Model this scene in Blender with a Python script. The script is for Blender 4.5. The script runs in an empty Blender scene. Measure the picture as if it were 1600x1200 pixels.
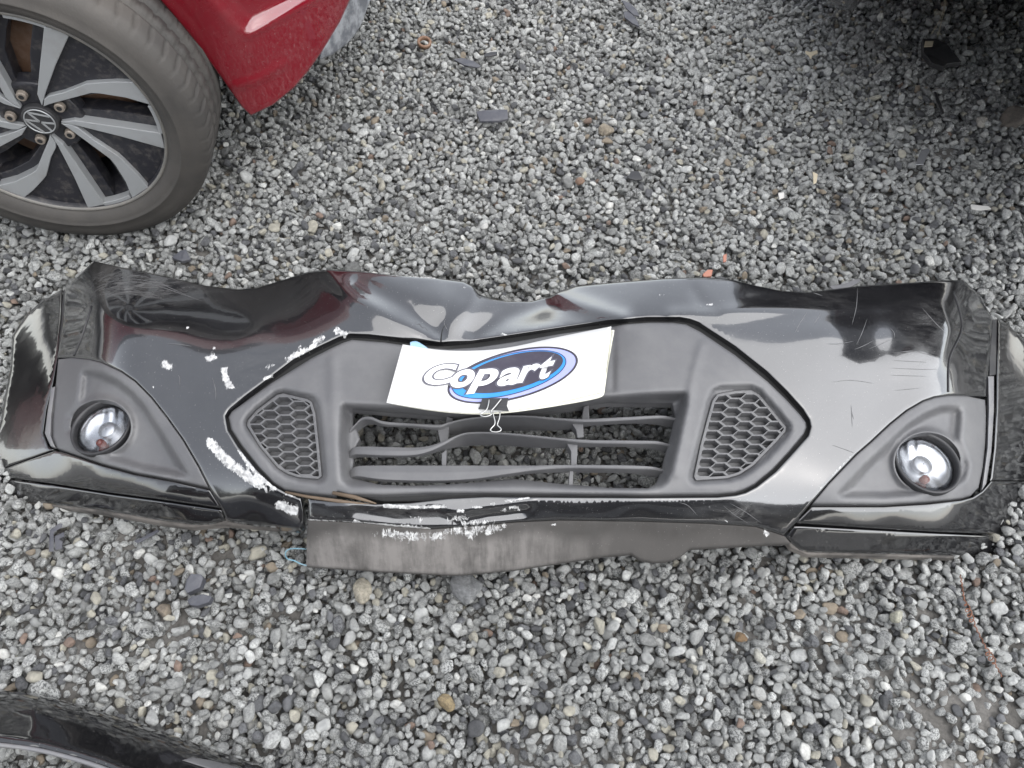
import bpy, bmesh, math, random
import numpy as np
from mathutils import Vector
from mathutils.geometry import delaunay_2d_cdt

random.seed(7)
rng = np.random.default_rng(11)
SC = bpy.context.scene
COL = SC.collection

# ------------------------------------------------------------------ camera, sky, sun, exposure
CAM_H = 1.27
PITCH = math.radians(57.0)
FPX = 1202.0                      # focal length in photo pixels (1600 wide)
cam_d = bpy.data.cameras.new('camera')
cam_d.sensor_width = 36.0
cam_d.lens = FPX / 1600.0 * 36.0
cam_d.clip_start = 0.02
cam_d.clip_end = 2000.0
cam = bpy.data.objects.new('camera', cam_d)
COL.objects.link(cam)
cam.location = (0, 0, CAM_H)
cam.rotation_euler = (math.pi / 2 - PITCH, 0, 0)
SC.camera = cam

SUN_ELEV, SUN_ROT = math.radians(58), math.radians(124)     # sun to the right, a little behind, veiled by cloud
world = bpy.data.worlds.new('World')
SC.world = world
world.use_nodes = True
wn, wl = world.node_tree.nodes, world.node_tree.links
wn.clear()
w_out = wn.new('ShaderNodeOutputWorld')
w_bg = wn.new('ShaderNodeBackground')
w_sky = wn.new('ShaderNodeTexSky')
w_sky.sky_type = 'NISHITA'
w_sky.sun_disc = False
w_sky.sun_elevation = SUN_ELEV
w_sky.sun_rotation = SUN_ROT
w_sky.air_density = 1.0
w_sky.dust_density = 1.0
w_hsv = wn.new('ShaderNodeHueSaturation')
w_hsv.inputs['Saturation'].default_value = 0.26            # overcast: nearly grey sky
w_bg.inputs['Strength'].default_value = 0.15
wl.new(w_sky.outputs['Color'], w_hsv.inputs['Color'])
wl.new(w_hsv.outputs['Color'], w_bg.inputs['Color'])
wl.new(w_bg.outputs['Background'], w_out.inputs['Surface'])

sun_d = bpy.data.lights.new('sun', 'SUN')
sun_d.energy = 1.25
sun_d.angle = math.radians(105)
sun_d.color = (1.0, 0.975, 0.94)
sun = bpy.data.objects.new('sun', sun_d)
COL.objects.link(sun)
sdir = Vector((math.sin(SUN_ROT) * math.cos(SUN_ELEV), math.cos(SUN_ROT) * math.cos(SUN_ELEV), math.sin(SUN_ELEV)))
sun.rotation_euler = sdir.to_track_quat('Z', 'Y').to_euler()
sun.location = (0, 0, 5)

SC.view_settings.view_transform = 'Standard'
SC.view_settings.look = 'None'
SC.view_settings.gamma = 1.0
SC.view_settings.use_curve_mapping = False
SC.view_settings.exposure = 1.50

# ------------------------------------------------------------------ geometry helpers
CP, SP = math.cos(PITCH), math.sin(PITCH)


def U(px, py, h):
    """point at height h whose plan position is read off the photograph"""
    px, py, h = np.broadcast_arrays(np.asarray(px, float), np.asarray(py, float), np.asarray(h, float))
    u, v = (px - 800) / FPX, (py - 600) / FPX
    t = (CAM_H - h) / (SP + v * CP)
    return np.stack([u * t, t * (CP - v * SP), h], -1)


def P(px, py, h):
    return Vector(U(px, py, h))


def seg_dist(pts, poly, closed=True):
    a = np.asarray(poly, float)
    b = np.roll(a, -1, 0) if closed else a[1:]
    a = a if closed else a[:-1]
    d = b - a
    L = (d ** 2).sum(1) + 1e-12
    w = pts[:, None, :] - a[None]
    t = np.clip((w * d[None]).sum(2) / L[None], 0, 1)
    q = w - t[..., None] * d[None]
    return np.sqrt((q ** 2).sum(2).min(1))


def inside(pts, poly):
    a = np.asarray(poly, float)
    b = np.roll(a, -1, 0)
    x, y = pts[:, 0][:, None], pts[:, 1][:, None]
    c = (a[:, 1] > y) != (b[:, 1] > y)
    with np.errstate(divide='ignore', invalid='ignore'):
        xi = (b[:, 0] - a[:, 0]) * (y - a[:, 1]) / (b[:, 1] - a[:, 1]) + a[:, 0]
    return ((c & (x < xi)).sum(1) % 2) == 1


def resample(poly, step, closed=True):
    a = np.asarray(poly, float)
    n = len(a)
    out = []
    for i in range(n if closed else n - 1):
        p, q = a[i], a[(i + 1) % n]
        k = max(1, int(round(np.hypot(*(q - p)) / step)))
        for j in range(k):
            out.append(p + (q - p) * j / k)
    if not closed:
        out.append(a[-1])
    return np.array(out)


def smooth_line(pts, n=8, closed=False):
    """Catmull-Rom through the points"""
    a = np.asarray(pts, float)
    m = len(a)
    out = []
    for i in range(m if closed else m - 1):
        if closed:
            p0, p1, p2, p3 = a[i - 1], a[i], a[(i + 1) % m], a[(i + 2) % m]
        else:
            p0, p1, p2, p3 = a[max(i - 1, 0)], a[i], a[i + 1], a[min(i + 2, m - 1)]
        for j in range(n):
            t = j / n
            out.append(0.5 * ((2 * p1) + (-p0 + p2) * t + (2 * p0 - 5 * p1 + 4 * p2 - p3) * t * t + (-p0 + 3 * p1 - 3 * p2 + p3) * t ** 3))
    if not closed:
        out.append(a[-1])
    return np.array(out)


def link(name, me, mat, parent=None, smooth=True):
    o = bpy.data.objects.new(name, me)
    COL.objects.link(o)
    if mat is not None and not me.materials:
        me.materials.append(mat)
    if parent is not None:
        o.parent = parent
    if smooth:
        me.polygons.foreach_set('use_smooth', [True] * len(me.polygons))
    return o


def origin_of(o):
    v = Vector((0, 0, 0))
    while o is not None:
        v = v + o.location
        o = o.parent
    return v


def mesh_obj(name, V, F, mat, parent=None, smooth=True):
    V = np.asarray(V, float)
    off = np.array(origin_of(parent)) if parent is not None else np.zeros(3)
    me = bpy.data.meshes.new(name)
    me.from_pydata((V - off).tolist(), [], [list(f) for f in F])
    me.update()
    return link(name, me, mat, parent, smooth)


def thing(name, loc, label, cat, group=None):
    o = bpy.data.objects.new(name, None)
    o.empty_display_size = 0.1
    o.location = loc
    COL.objects.link(o)
    return tag(o, label, cat, group)


def tag(o, label=None, cat=None, group=None, kind=None):
    if label: o['label'] = label
    if cat: o['category'] = cat
    if group: o['group'] = group
    if kind: o['kind'] = kind
    return o


def recenter(o):
    """move a one-mesh thing's origin to the base of its mesh"""
    me = o.data
    n = len(me.vertices)
    a = np.empty(n * 3)
    me.vertices.foreach_get('co', a)
    a = a.reshape(-1, 3)
    c = np.array([a[:, 0].mean(), a[:, 1].mean(), a[:, 2].min()])
    me.vertices.foreach_set('co', (a - c).ravel())
    me.update()
    o.location = Vector(c)
    return o


def sheet(name, outline, hfun, mat, parent=None, holes=(), step=7.0, roll=5.0, drop=0.004, skirt=0.012, mapf=None,
          chips=None, edge_step=4.0, flip=False, skirt_in=0.0, hole_skirt=True, thick=0.0, extra=None, smooth=True):
    """a moulded panel: outline and holes in plan, height from hfun, edges rolled over and turned down by skirt"""
    mapf = mapf or U
    loops = [resample(outline, edge_step)] + [resample(h, edge_step) for h in holes]
    bnd = np.concatenate(loops)
    edges, k = [], 0
    for l in loops:
        n = len(l)
        edges += [(k + i, k + (i + 1) % n) for i in range(n)]
        k += n
    lo, hi = bnd.min(0), bnd.max(0)
    gx = np.arange(lo[0], hi[0] + step, step)
    gy = np.arange(lo[1], hi[1] + step, step * 0.866)
    G = np.array([(x + (0.5 * step if j % 2 else 0), y) for j, y in enumerate(gy) for x in gx])

    def in_all(q):
        m = inside(q, loops[0])
        for l in loops[1:]:
            m &= ~inside(q, l)
        return m

    def dist(q):
        d = seg_dist(q, loops[0])
        for l in loops[1:]:
            d = np.minimum(d, seg_dist(q, l))
        return d
    G = G[in_all(G)]
    if len(G):
        G = G[dist(G) > max(roll * 1.05, step * 0.55)]
    rings = []
    for l in loops:
        t = np.roll(l, -1, 0) - np.roll(l, 1, 0)
        t /= np.linalg.norm(t, axis=1)[:, None] + 1e-9
        nrm = np.stack([-t[:, 1], t[:, 0]], 1)
        for fr in (0.14, 0.42, 0.9):
            for s in (1, -1):
                q = l + nrm * s * roll * fr
                q = q[in_all(q)]
                if len(q):
                    q = q[dist(q) > roll * fr * 0.8]
                    rings.append(q)
    pts = np.concatenate([bnd] + rings + ([G] if len(G) else []))
    co, _, tri, *_ = delaunay_2d_cdt([Vector(p) for p in pts], edges, [], 0, 1e-4)
    co = np.array([(c.x, c.y) for c in co])
    tri = np.array([t for t in tri if len(t) == 3])
    tri = tri[in_all(co[tri].mean(1))]
    used = np.unique(tri)
    rm = -np.ones(len(co), int)
    rm[used] = np.arange(len(used))
    co, tri = co[used], rm[tri]
    e1, e2 = co[tri[:, 1]] - co[tri[:, 0]], co[tri[:, 2]] - co[tri[:, 0]]
    area = e1[:, 0] * e2[:, 1] - e1[:, 1] * e2[:, 0]
    tri[area > 0] = tri[area > 0][:, ::-1]           # image y points down, so this faces up
    if flip:
        tri = tri[:, ::-1]
    d = dist(co)
    h = hfun(co[:, 0], co[:, 1])
    m = np.clip(1 - d / roll, 0, 1)
    h = h - drop * (1 - np.sqrt(np.clip(1 - m * m, 0, 1)))
    V = mapf(co[:, 0], co[:, 1], h)
    F = tri.tolist()
    nv = len(V)
    cnt = {}
    for a, b, c in tri:
        for e in ((a, b), (b, c), (c, a)):
            cnt[e] = 1
    be = [e for e in cnt if (e[1], e[0]) not in cnt]
    if skirt > 0:
        vid = sorted({i for e in be for i in e})
        mp = {i: nv + j for j, i in enumerate(vid)}
        W = mapf(co[vid, 0], co[vid, 1], h[vid]).copy()
        W[:, 2] -= skirt
        V = np.concatenate([V, W])
        for a, b in be:
            F.append((b, a, mp[a], mp[b]))
    o = mesh_obj(name, V, F, mat, parent, smooth)
    if skirt > 0 and smooth:
        bs = {(min(a, b), max(a, b)) for a, b in be}
        ne = len(o.data.edges)
        ev = np.empty(ne * 2, np.int32); o.data.edges.foreach_get('vertices', ev)
        ev = np.sort(ev.reshape(-1, 2), 1)
        sh = o.data.attributes.new('sharp_edge', 'BOOLEAN', 'EDGE')
        sh.data.foreach_set('value', [(int(a), int(b)) in bs for a, b in ev])
    for key, fn in (extra or {}).items():
        at = o.data.attributes.new(key, 'FLOAT', 'POINT')
        val = np.zeros(len(V)); val[:nv] = fn(co)
        at.data.foreach_set('value', val)
    if chips is not None:
        at = o.data.attributes.new('chip', 'FLOAT', 'POINT')
        val = np.zeros(len(V))
        val[:nv] = chips(co)
        at.data.foreach_set('value', val)
    if thick > 0:
        md = o.modifiers.new('thickness', 'SOLIDIFY')
        md.thickness = thick
        md.offset = -1
    return o


def tube(name, pts, r, mat, parent=None, seg=8, closed=False):
    pts = [Vector(p) for p in pts]
    n = len(pts)
    V, F = [], []
    ref = Vector((0, 0, 1))
    for i, p in enumerate(pts):
        t = (pts[(i + 1) % n] - pts[i - 1]) if closed else (pts[min(i + 1, n - 1)] - pts[max(i - 1, 0)])
        t.normalize()
        a = t.cross(ref)
        if a.length < 1e-3:
            a = t.cross(Vector((1, 0, 0)))
        a.normalize()
        b = t.cross(a)
        rr = r[i] if hasattr(r, '__len__') else r
        for k in range(seg):
            w = 2 * math.pi * k / seg
            V.append(p + a * math.cos(w) * rr + b * math.sin(w) * rr)
    for i in range(n if closed else n - 1):
        j = (i + 1) % n
        for k in range(seg):
            l = (k + 1) % seg
            F.append((i * seg + k, i * seg + l, j * seg + l, j * seg + k))
    if not closed:
        F.append(tuple(range(seg))[::-1])
        F.append(tuple((n - 1) * seg + k for k in range(seg)))
    return mesh_obj(name, V, F, mat, parent)


def prism(name, top, bot, mat, parent=None, bevel=0.0, smooth=False):
    """closed solid between two loops of the same length"""
    n = len(top)
    V = list(top) + list(bot)
    F = [tuple(range(n)), tuple(range(2 * n - 1, n - 1, -1))]
    F += [(i, n + i, n + (i + 1) % n, (i + 1) % n) for i in range(n)]
    o = mesh_obj(name, [tuple(v) for v in V], F, mat, parent, smooth)
    bm = bmesh.new(); bm.from_mesh(o.data)
    bmesh.ops.recalc_face_normals(bm, faces=bm.faces)
    bm.to_mesh(o.data); bm.free()
    if bevel:
        b = o.modifiers.new('bevel', 'BEVEL'); b.width = bevel; b.segments = 2; b.limit_method = 'ANGLE'
    return o


# ------------------------------------------------------------------ materials
def new_mat(name):
    m = bpy.data.materials.new(name)
    m.use_nodes = True
    nt = m.node_tree
    b = nt.nodes['Principled BSDF']
    return m, nt, b


def nd(nt, kind, **kw):
    n = nt.nodes.new(kind)
    for k, v in kw.items():
        if k in n.inputs:
            n.inputs[k].default_value = v
        else:
            setattr(n, k, v)
    return n


def noise(nt, scale, detail=4, rough=0.55, coord='Object', stretch=None, dist=0.0):
    tc = nd(nt, 'ShaderNodeTexCoord')
    n = nd(nt, 'ShaderNodeTexNoise', Scale=scale, Detail=detail, Roughness=rough, Distortion=dist)
    if stretch:
        mp = nd(nt, 'ShaderNodeMapping')
        mp.inputs['Scale'].default_value = stretch
        nt.links.new(tc.outputs[coord], mp.inputs['Vector'])
        nt.links.new(mp.outputs['Vector'], n.inputs['Vector'])
    else:
        nt.links.new(tc.outputs[coord], n.inputs['Vector'])
    return n


def ramp(nt, src, lo, hi, c0=(0, 0, 0, 1), c1=(1, 1, 1, 1)):
    r = nd(nt, 'ShaderNodeValToRGB')
    r.color_ramp.elements[0].position = lo
    r.color_ramp.elements[1].position = hi
    r.color_ramp.elements[0].color = c0
    r.color_ramp.elements[1].color = c1
    nt.links.new(src, r.inputs['Fac'])
    return r


def mixc(nt, fac, a, b):
    m = nd(nt, 'ShaderNodeMix', data_type='RGBA')
    for s, v in ((0, fac), (6, a), (7, b)):
        if hasattr(v, 'is_output'):
            nt.links.new(v, m.inputs[s])
        else:
            m.inputs[s].default_value = v if s == 0 else (*v, 1)[:4]
    return m.outputs[2]


def math_n(nt, op, a, b=None):
    m = nd(nt, 'ShaderNodeMath', operation=op)
    for s, v in ((0, a), (1, b)):
        if v is None: continue
        if hasattr(v, 'is_output'):
            nt.links.new(v, m.inputs[s])
        else:
            m.inputs[s].default_value = v
    return m.outputs[0]


def bump(nt, b, src, strength, dist=0.001, also_coat=False):
    n = nd(nt, 'ShaderNodeBump', Strength=strength, Distance=dist)
    nt.links.new(src, n.inputs['Height'])
    nt.links.new(n.outputs['Normal'], b.inputs['Normal'])
    if also_coat:
        nt.links.new(n.outputs['Normal'], b.inputs['Coat Normal'])


def dusty(name, base, dust, rough=0.5, amount=(0.45, 0.8), scale=9, bump_s=0.15, bump_scale=400, metallic=0.0, ior=1.5, maxd=0.7, stretch=None):
    m, nt, b = new_mat(name)
    n1 = noise(nt, scale, 6, 0.65, stretch=stretch)
    r1 = ramp(nt, n1.outputs['Fac'], *amount, (0, 0, 0, 1), (maxd, maxd, maxd, 1))
    n2 = noise(nt, bump_scale, 3)
    c = mixc(nt, r1.outputs['Color'], base, dust)
    nt.links.new(c, b.inputs['Base Color'])
    b.inputs['Roughness'].default_value = rough
    b.inputs['Metallic'].default_value = metallic
    b.inputs['IOR'].default_value = ior
    bump(nt, b, n2.outputs['Fac'], bump_s, 0.0006)
    return m


def paint(name, base, dust, chip=False, dust_amt=(0.40, 0.85), maxd=0.35, rough=0.10, ior=1.85, coat=1.0, speck=True, wear=False, grain=None):
    m, nt, b = new_mat(name)
    n1 = noise(nt, 5.0, 6, 0.62, stretch=grain)
    n2 = noise(nt, 60, 5, 0.7)
    f = math_n(nt, 'ADD', math_n(nt, 'MULTIPLY', n1.outputs['Fac'], 0.75), math_n(nt, 'MULTIPLY', n2.outputs['Fac'], 0.25))
    r1 = ramp(nt, f, *dust_amt, (0, 0, 0, 1), (maxd,) * 3 + (1,))
    r1f = r1.outputs['Color']
    if wear:
        wa = nd(nt, 'ShaderNodeAttribute', attribute_name='wear')
        r1f = math_n(nt, 'MULTIPLY', r1f, wa.outputs['Fac'])
    col = mixc(nt, r1f, base, dust)
    if speck:                                               # dried splashes and dust grains
        n4 = noise(nt, 420, 2, 0.5)
        r4 = ramp(nt, n4.outputs['Fac'], 0.70, 0.76)
        col = mixc(nt, math_n(nt, 'MULTIPLY', r4.outputs['Color'], 0.5), col, (0.30, 0.29, 0.27))
    rg = math_n(nt, 'ADD', rough, math_n(nt, 'MULTIPLY', r1.outputs['Color'], 0.5))
    coat_v = coat
    if chip:
        at = nd(nt, 'ShaderNodeAttribute', attribute_name='chip')
        n3 = noise(nt, 85, 8, 0.82, stretch=(1.7, 0.7, 0.7), dist=0.8)
        s = math_n(nt, 'ADD', at.outputs['Fac'], math_n(nt, 'MULTIPLY', math_n(nt, 'SUBTRACT', n3.outputs['Fac'], 0.5), 1.9))
        msk = ramp(nt, s, 0.58, 0.66)
        n5 = noise(nt, 150, 3)
        wcol = ramp(nt, n5.outputs['Fac'], 0.35, 0.6, (0.22, 0.22, 0.22, 1), (0.56, 0.56, 0.55, 1))
        col = mixc(nt, msk.outputs['Color'], col, wcol.outputs['Color'])
        rg = math_n(nt, 'MAXIMUM', rg, math_n(nt, 'MULTIPLY', msk.outputs['Color'], 0.7))
        sc_ = nd(nt, 'ShaderNodeAttribute', attribute_name='scuff')
        ns_ = noise(nt, 22, 7, 0.75, stretch=(0.6, 1.8, 1.8), dist=1.5)
        sf = math_n(nt, 'MULTIPLY', sc_.outputs['Fac'], ramp(nt, ns_.outputs['Fac'], 0.40, 0.66).outputs['Color'])
        col = mixc(nt, math_n(nt, 'MULTIPLY', sf, 0.6), col, (0.17, 0.168, 0.165))
        rg = math_n(nt, 'ADD', rg, math_n(nt, 'MULTIPLY', sf, 0.4))
        coat_v = math_n(nt, 'MULTIPLY', math_n(nt, 'MULTIPLY', math_n(nt, 'SUBTRACT', 1.0, msk.outputs['Color']), coat), math_n(nt, 'SUBTRACT', 1.0, math_n(nt, 'MULTIPLY', sf, 0.9)))
        nt.links.new(coat_v, b.inputs['Coat Weight'])
    else:
        b.inputs['Coat Weight'].default_value = coat
    nt.links.new(col, b.inputs['Base Color'])
    nt.links.new(rg, b.inputs['Roughness'])
    b.inputs['IOR'].default_value = ior
    b.inputs['Coat IOR'].default_value = 1.6
    b.inputs['Coat Roughness'].default_value = 0.035
    nb = noise(nt, 14, 3, 0.5)
    bump(nt, b, nb.outputs['Fac'], 0.10, 0.004, True)
    return m


M = {}
M['paint'] = paint('scratched_black_paint', (0.006, 0.006, 0.007), (0.15, 0.15, 0.155), chip=True, dust_amt=(0.38, 0.80), maxd=0.10, ior=1.85)
M['paint_wing'] = paint('black_paint', (0.006, 0.006, 0.007), (0.15, 0.14, 0.13), maxd=0.08, ior=1.6)
M['paint_red'] = paint('dusty_red_paint', (0.155, 0.004, 0.011), (0.12, 0.045, 0.045), dust_amt=(0.45, 0.75), maxd=0.4, rough=0.2, ior=1.5, coat=1.0)
M['paint_dark'] = paint('dark_car_paint', (0.012, 0.012, 0.014), (0.08, 0.08, 0.08), ior=1.5)
M['plastic'] = dusty('dusty_grey_plastic', (0.088, 0.088, 0.092), (0.165, 0.164, 0.162), rough=0.45, amount=(0.40, 0.80), scale=8, ior=1.55)
M['plastic_shade'] = dusty('shaded_grey_plastic', (0.055, 0.055, 0.058), (0.12, 0.12, 0.12), rough=0.5, scale=12)  # grey plastic darkened to paint the shade at the honeycomb cell backs
M['plastic_dark'] = dusty('black_plastic', (0.022, 0.022, 0.024), (0.09, 0.088, 0.085), rough=0.45, scale=12, maxd=0.5)
M['black'] = dusty('black_parts_gap_shade', (0.008, 0.008, 0.008), (0.02, 0.02, 0.02), rough=0.7)  # black parts; also blackens the sheet under the grille gap in place of shade
M['lip'] = dusty('scuffed_raw_plastic_lip', (0.055, 0.051, 0.047), (0.17, 0.155, 0.14), rough=0.62, amount=(0.40, 0.60), scale=14, bump_s=0.35, bump_scale=240, maxd=0.85, stretch=(1.0, 2.2, 2.2))
M['edge_grey'] = dusty('pale_grey_edge_plastic', (0.15, 0.15, 0.157), (0.23, 0.225, 0.215), rough=0.4, scale=30)
M['rubber'] = dusty('dusty_tyre_rubber', (0.020, 0.0195, 0.019), (0.105, 0.094, 0.082), rough=0.7, amount=(0.18, 0.85), scale=5, bump_s=0.5, bump_scale=260, maxd=0.8)
M['alloy'] = dusty('machined_alloy', (0.36, 0.37, 0.375), (0.26, 0.25, 0.235), rough=0.42, amount=(0.5, 0.8), scale=12, metallic=0.45, bump_s=0.05)
M['alloy_dark'] = dusty('dusty_dark_alloy', (0.016, 0.016, 0.020), (0.15, 0.135, 0.12), rough=0.42, amount=(0.50, 0.72), scale=70, bump_s=0.1, maxd=0.35)
M['rust'] = dusty('rusty_steel', (0.16, 0.09, 0.055), (0.28, 0.20, 0.15), rough=0.7, scale=40)
M['bolt'] = dusty('dirty_bolt_steel', (0.30, 0.26, 0.22), (0.12, 0.09, 0.07), rough=0.5, scale=120, metallic=0.5)
M['steel'] = dusty('bright_wire_steel', (0.45, 0.45, 0.44), (0.3, 0.3, 0.29), rough=0.28, metallic=0.9, scale=50)
M['white_sheet'] = dusty('white_placard', (0.66, 0.66, 0.65), (0.55, 0.55, 0.49), rough=0.5, amount=(0.45, 0.9), scale=7, bump_s=0.03, maxd=0.6)
M['cream_edge'] = dusty('yellowed_placard', (0.72, 0.71, 0.60), (0.5, 0.48, 0.40), rough=0.6, scale=25)
M['navy'] = dusty('navy_print', (0.034, 0.029, 0.046), (0.09, 0.085, 0.1), rough=0.45, scale=40, maxd=0.4, bump_s=0.02)
M['lavender'] = dusty('lavender_print', (0.30, 0.325, 0.60), (0.35, 0.36, 0.58), rough=0.45, scale=40, bump_s=0.02)
M['blue'] = dusty('sky_blue_print', (0.022, 0.22, 0.58), (0.06, 0.26, 0.55), rough=0.45, scale=40, bump_s=0.02)
M['outline_grey'] = dusty('grey_print', (0.075, 0.072, 0.095), (0.12, 0.12, 0.14), rough=0.45, scale=40, bump_s=0.02)
M['letter'] = dusty('white_print', (0.70, 0.70, 0.70), (0.64, 0.64, 0.64), rough=0.45, scale=40, bump_s=0.02)
M['chrome'], _nt, _b = new_mat('lamp_reflector_chrome')
_b.inputs['Base Color'].default_value = (0.50, 0.51, 0.53, 1); _b.inputs['Metallic'].default_value = 1.0; _b.inputs['Roughness'].default_value = 0.26
_n = noise(_nt, 60, 2); bump(_nt, _b, _n.outputs['Fac'], 0.05, 0.002)
M['bulb_red'] = dusty('brown_red_bulb', (0.12, 0.02, 0.014), (0.2, 0.06, 0.04), rough=0.2, scale=90)
M['lampcap'] = dusty('grey_bulb_shield', (0.42, 0.43, 0.45), (0.5, 0.5, 0.5), rough=0.25, metallic=0.7, scale=90)
M['copper'] = dusty('copper_wire', (0.20, 0.085, 0.05), (0.12, 0.07, 0.05), rough=0.4, metallic=0.5, scale=60)
M['cyan_wire'] = dusty('pale_blue_wire', (0.22, 0.42, 0.52), (0.35, 0.42, 0.45), rough=0.4, scale=60)
M['cream_bit'] = dusty('cream_splinter', (0.50, 0.44, 0.32), (0.42, 0.36, 0.27), rough=0.6, scale=60)
M['white_bit'] = dusty('white_splinter', (0.55, 0.54, 0.51), (0.42, 0.42, 0.4), rough=0.6, scale=60)
M['orange_bit'] = dusty('orange_plastic', (0.38, 0.17, 0.12), (0.3, 0.17, 0.13), rough=0.6, scale=60)
M['slate'] = dusty('dark_slate_chip', (0.055, 0.057, 0.068), (0.13, 0.13, 0.135), rough=0.55, scale=45, bump_s=0.5, bump_scale=120)
M['brown_strip'] = dusty('brown_fibre_strip', (0.10, 0.07, 0.045), (0.19, 0.145, 0.11), rough=0.7, scale=30, stretch=(0.3, 3, 3))
M['glass_dark'] = dusty('car_window', (0.01, 0.012, 0.013), (0.03, 0.03, 0.03), rough=0.08)

m = bpy.data.materials.new('clear_lens'); m.use_nodes = True
nt = m.node_tree; nt.nodes.clear()
_o = nd(nt, 'ShaderNodeOutputMaterial'); _t = nd(nt, 'ShaderNodeBsdfTransparent'); _g = nd(nt, 'ShaderNodeBsdfGlossy', Roughness=0.03)
_t.inputs['Color'].default_value = (0.93, 0.94, 0.95, 1)
_f = nd(nt, 'ShaderNodeFresnel', IOR=1.5); _m = nd(nt, 'ShaderNodeMixShader')
nt.links.new(_f.outputs[0], _m.inputs[0]); nt.links.new(_t.outputs[0], _m.inputs[1]); nt.links.new(_g.outputs[0], _m.inputs[2]); nt.links.new(_m.outputs[0], _o.inputs['Surface'])
M['lens'] = m

# stone: granite speckle, tint carried by each stone
def stone_material(name, instancer=True, tint=None):
    m, nt, b = new_mat(name)
    tc = nd(nt, 'ShaderNodeTexCoord')
    add = nd(nt, 'ShaderNodeVectorMath', operation='ADD')
    nt.links.new(tc.outputs['Object'], add.inputs[0])
    if instancer:
        a1 = nd(nt, 'ShaderNodeAttribute', attribute_name='tint', attribute_type='INSTANCER')
        a2 = nd(nt, 'ShaderNodeAttribute', attribute_name='seed', attribute_type='INSTANCER')
        a3 = nd(nt, 'ShaderNodeAttribute', attribute_name='speck', attribute_type='INSTANCER')
        sc = nd(nt, 'ShaderNodeVectorMath', operation='SCALE'); sc.inputs['Scale'].default_value = 50
        nt.links.new(a2.outputs['Vector'], sc.inputs[0]); nt.links.new(sc.outputs[0], add.inputs[1])
        tint_s, speck_s = a1.outputs['Color'], a3.outputs['Fac']
    else:
        tint_s, speck_s = tint, 0.35
    n1 = nd(nt, 'ShaderNodeTexNoise', Scale=3.4, Detail=5, Roughness=0.74)
    n2 = nd(nt, 'ShaderNodeTexNoise', Scale=1.1, Detail=2, Roughness=0.5)
    nt.links.new(add.outputs[0], n1.inputs['Vector']); nt.links.new(add.outputs[0], n2.inputs['Vector'])
    r1 = ramp(nt, n1.outputs['Fac'], 0.44, 0.54)                  # white where clean, black at dark minerals
    inv = math_n(nt, 'SUBTRACT', 1.0, r1.outputs['Color'])
    f = math_n(nt, 'MULTIPLY', inv, speck_s)
    col = mixc(nt, f, tint_s, (0.035, 0.037, 0.038))
    r2 = ramp(nt, n2.outputs['Fac'], 0.35, 0.7, (0.82, 0.82, 0.82, 1), (1.12, 1.12, 1.10, 1))
    mul = nd(nt, 'ShaderNodeMix', data_type='RGBA', blend_type='MULTIPLY'); mul.inputs[0].default_value = 1.0
    nt.links.new(col, mul.inputs[6]); nt.links.new(r2.outputs['Color'], mul.inputs[7])
    nt.links.new(mul.outputs[2], b.inputs['Base Color'])
    b.inputs['Roughness'].default_value = 0.62
    n3 = nd(nt, 'ShaderNodeTexNoise', Scale=7, Detail=5, Roughness=0.7)
    nt.links.new(add.outputs[0], n3.inputs['Vector'])
    bump(nt, b, n3.outputs['Fac'], 0.55, 0.16)
    return m


M['stone'] = stone_material('granite_gravel')

# silt between the stones; farther out the same material carries the gravel as fine relief
m, nt, b = new_mat('silt_ground')
n1 = noise(nt, 6, 8, 0.7); n2 = noise(nt, 180, 6, 0.7)
v1 = nd(nt, 'ShaderNodeTexVoronoi', Scale=62.0); tc = nd(nt, 'ShaderNodeTexCoord'); nt.links.new(tc.outputs['Object'], v1.inputs['Vector'])
ca = ramp(nt, n1.outputs['Fac'], 0.35, 0.65, (0.085, 0.080, 0.072, 1), (0.17, 0.162, 0.15, 1))
cb = ramp(nt, n2.outputs['Fac'], 0.3, 0.75, (0.55, 0.55, 0.55, 1), (1.35, 1.35, 1.35, 1))
mul = nd(nt, 'ShaderNodeMix', data_type='RGBA', blend_type='MULTIPLY'); mul.inputs[0].default_value = 1.0
nt.links.new(ca.outputs['Color'], mul.inputs[6]); nt.links.new(cb.outputs['Color'], mul.inputs[7])
far = nd(nt, 'ShaderNodeAttribute', attribute_name='far')
vr = ramp(nt, v1.outputs['Color'], 0.0, 1.0, (0.07, 0.07, 0.069, 1), (0.27, 0.27, 0.262, 1))
nt.links.new(mixc(nt, far.outputs['Fac'], mul.outputs[2], vr.outputs['Color']), b.inputs['Base Color'])
b.inputs['Roughness'].default_value = 0.85
bh = math_n(nt, 'ADD', math_n(nt, 'MULTIPLY', n2.outputs['Fac'], 0.5), math_n(nt, 'MULTIPLY', math_n(nt, 'MULTIPLY', v1.outputs['Distance'], far.outputs['Fac']), -1.5))
bump(nt, b, bh, 0.9, 0.004)
M['silt'] = m

# ------------------------------------------------------------------ value noise for heights
def vnoise(x, y, scale, seed=0, octaves=3):
    r = np.random.default_rng(seed)
    tot, amp = 0, 1.0
    for o in range(octaves):
        g = r.random((64, 64))
        u, v = x * scale * 2 ** o + 100.3, y * scale * 2 ** o + 57.7
        i, j = np.floor(u).astype(int), np.floor(v).astype(int)
        fu, fv = u - i, v - j
        fu, fv = fu * fu * (3 - 2 * fu), fv * fv * (3 - 2 * fv)
        a, b_, c, d = g[i % 64, j % 64], g[(i + 1) % 64, j % 64], g[i % 64, (j + 1) % 64], g[(i + 1) % 64, (j + 1) % 64]
        tot = tot + amp * ((a * (1 - fu) + b_ * fu) * (1 - fv) + (c * (1 - fu) + d * fu) * fv - 0.5)
        amp *= 0.5
    return tot


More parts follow.
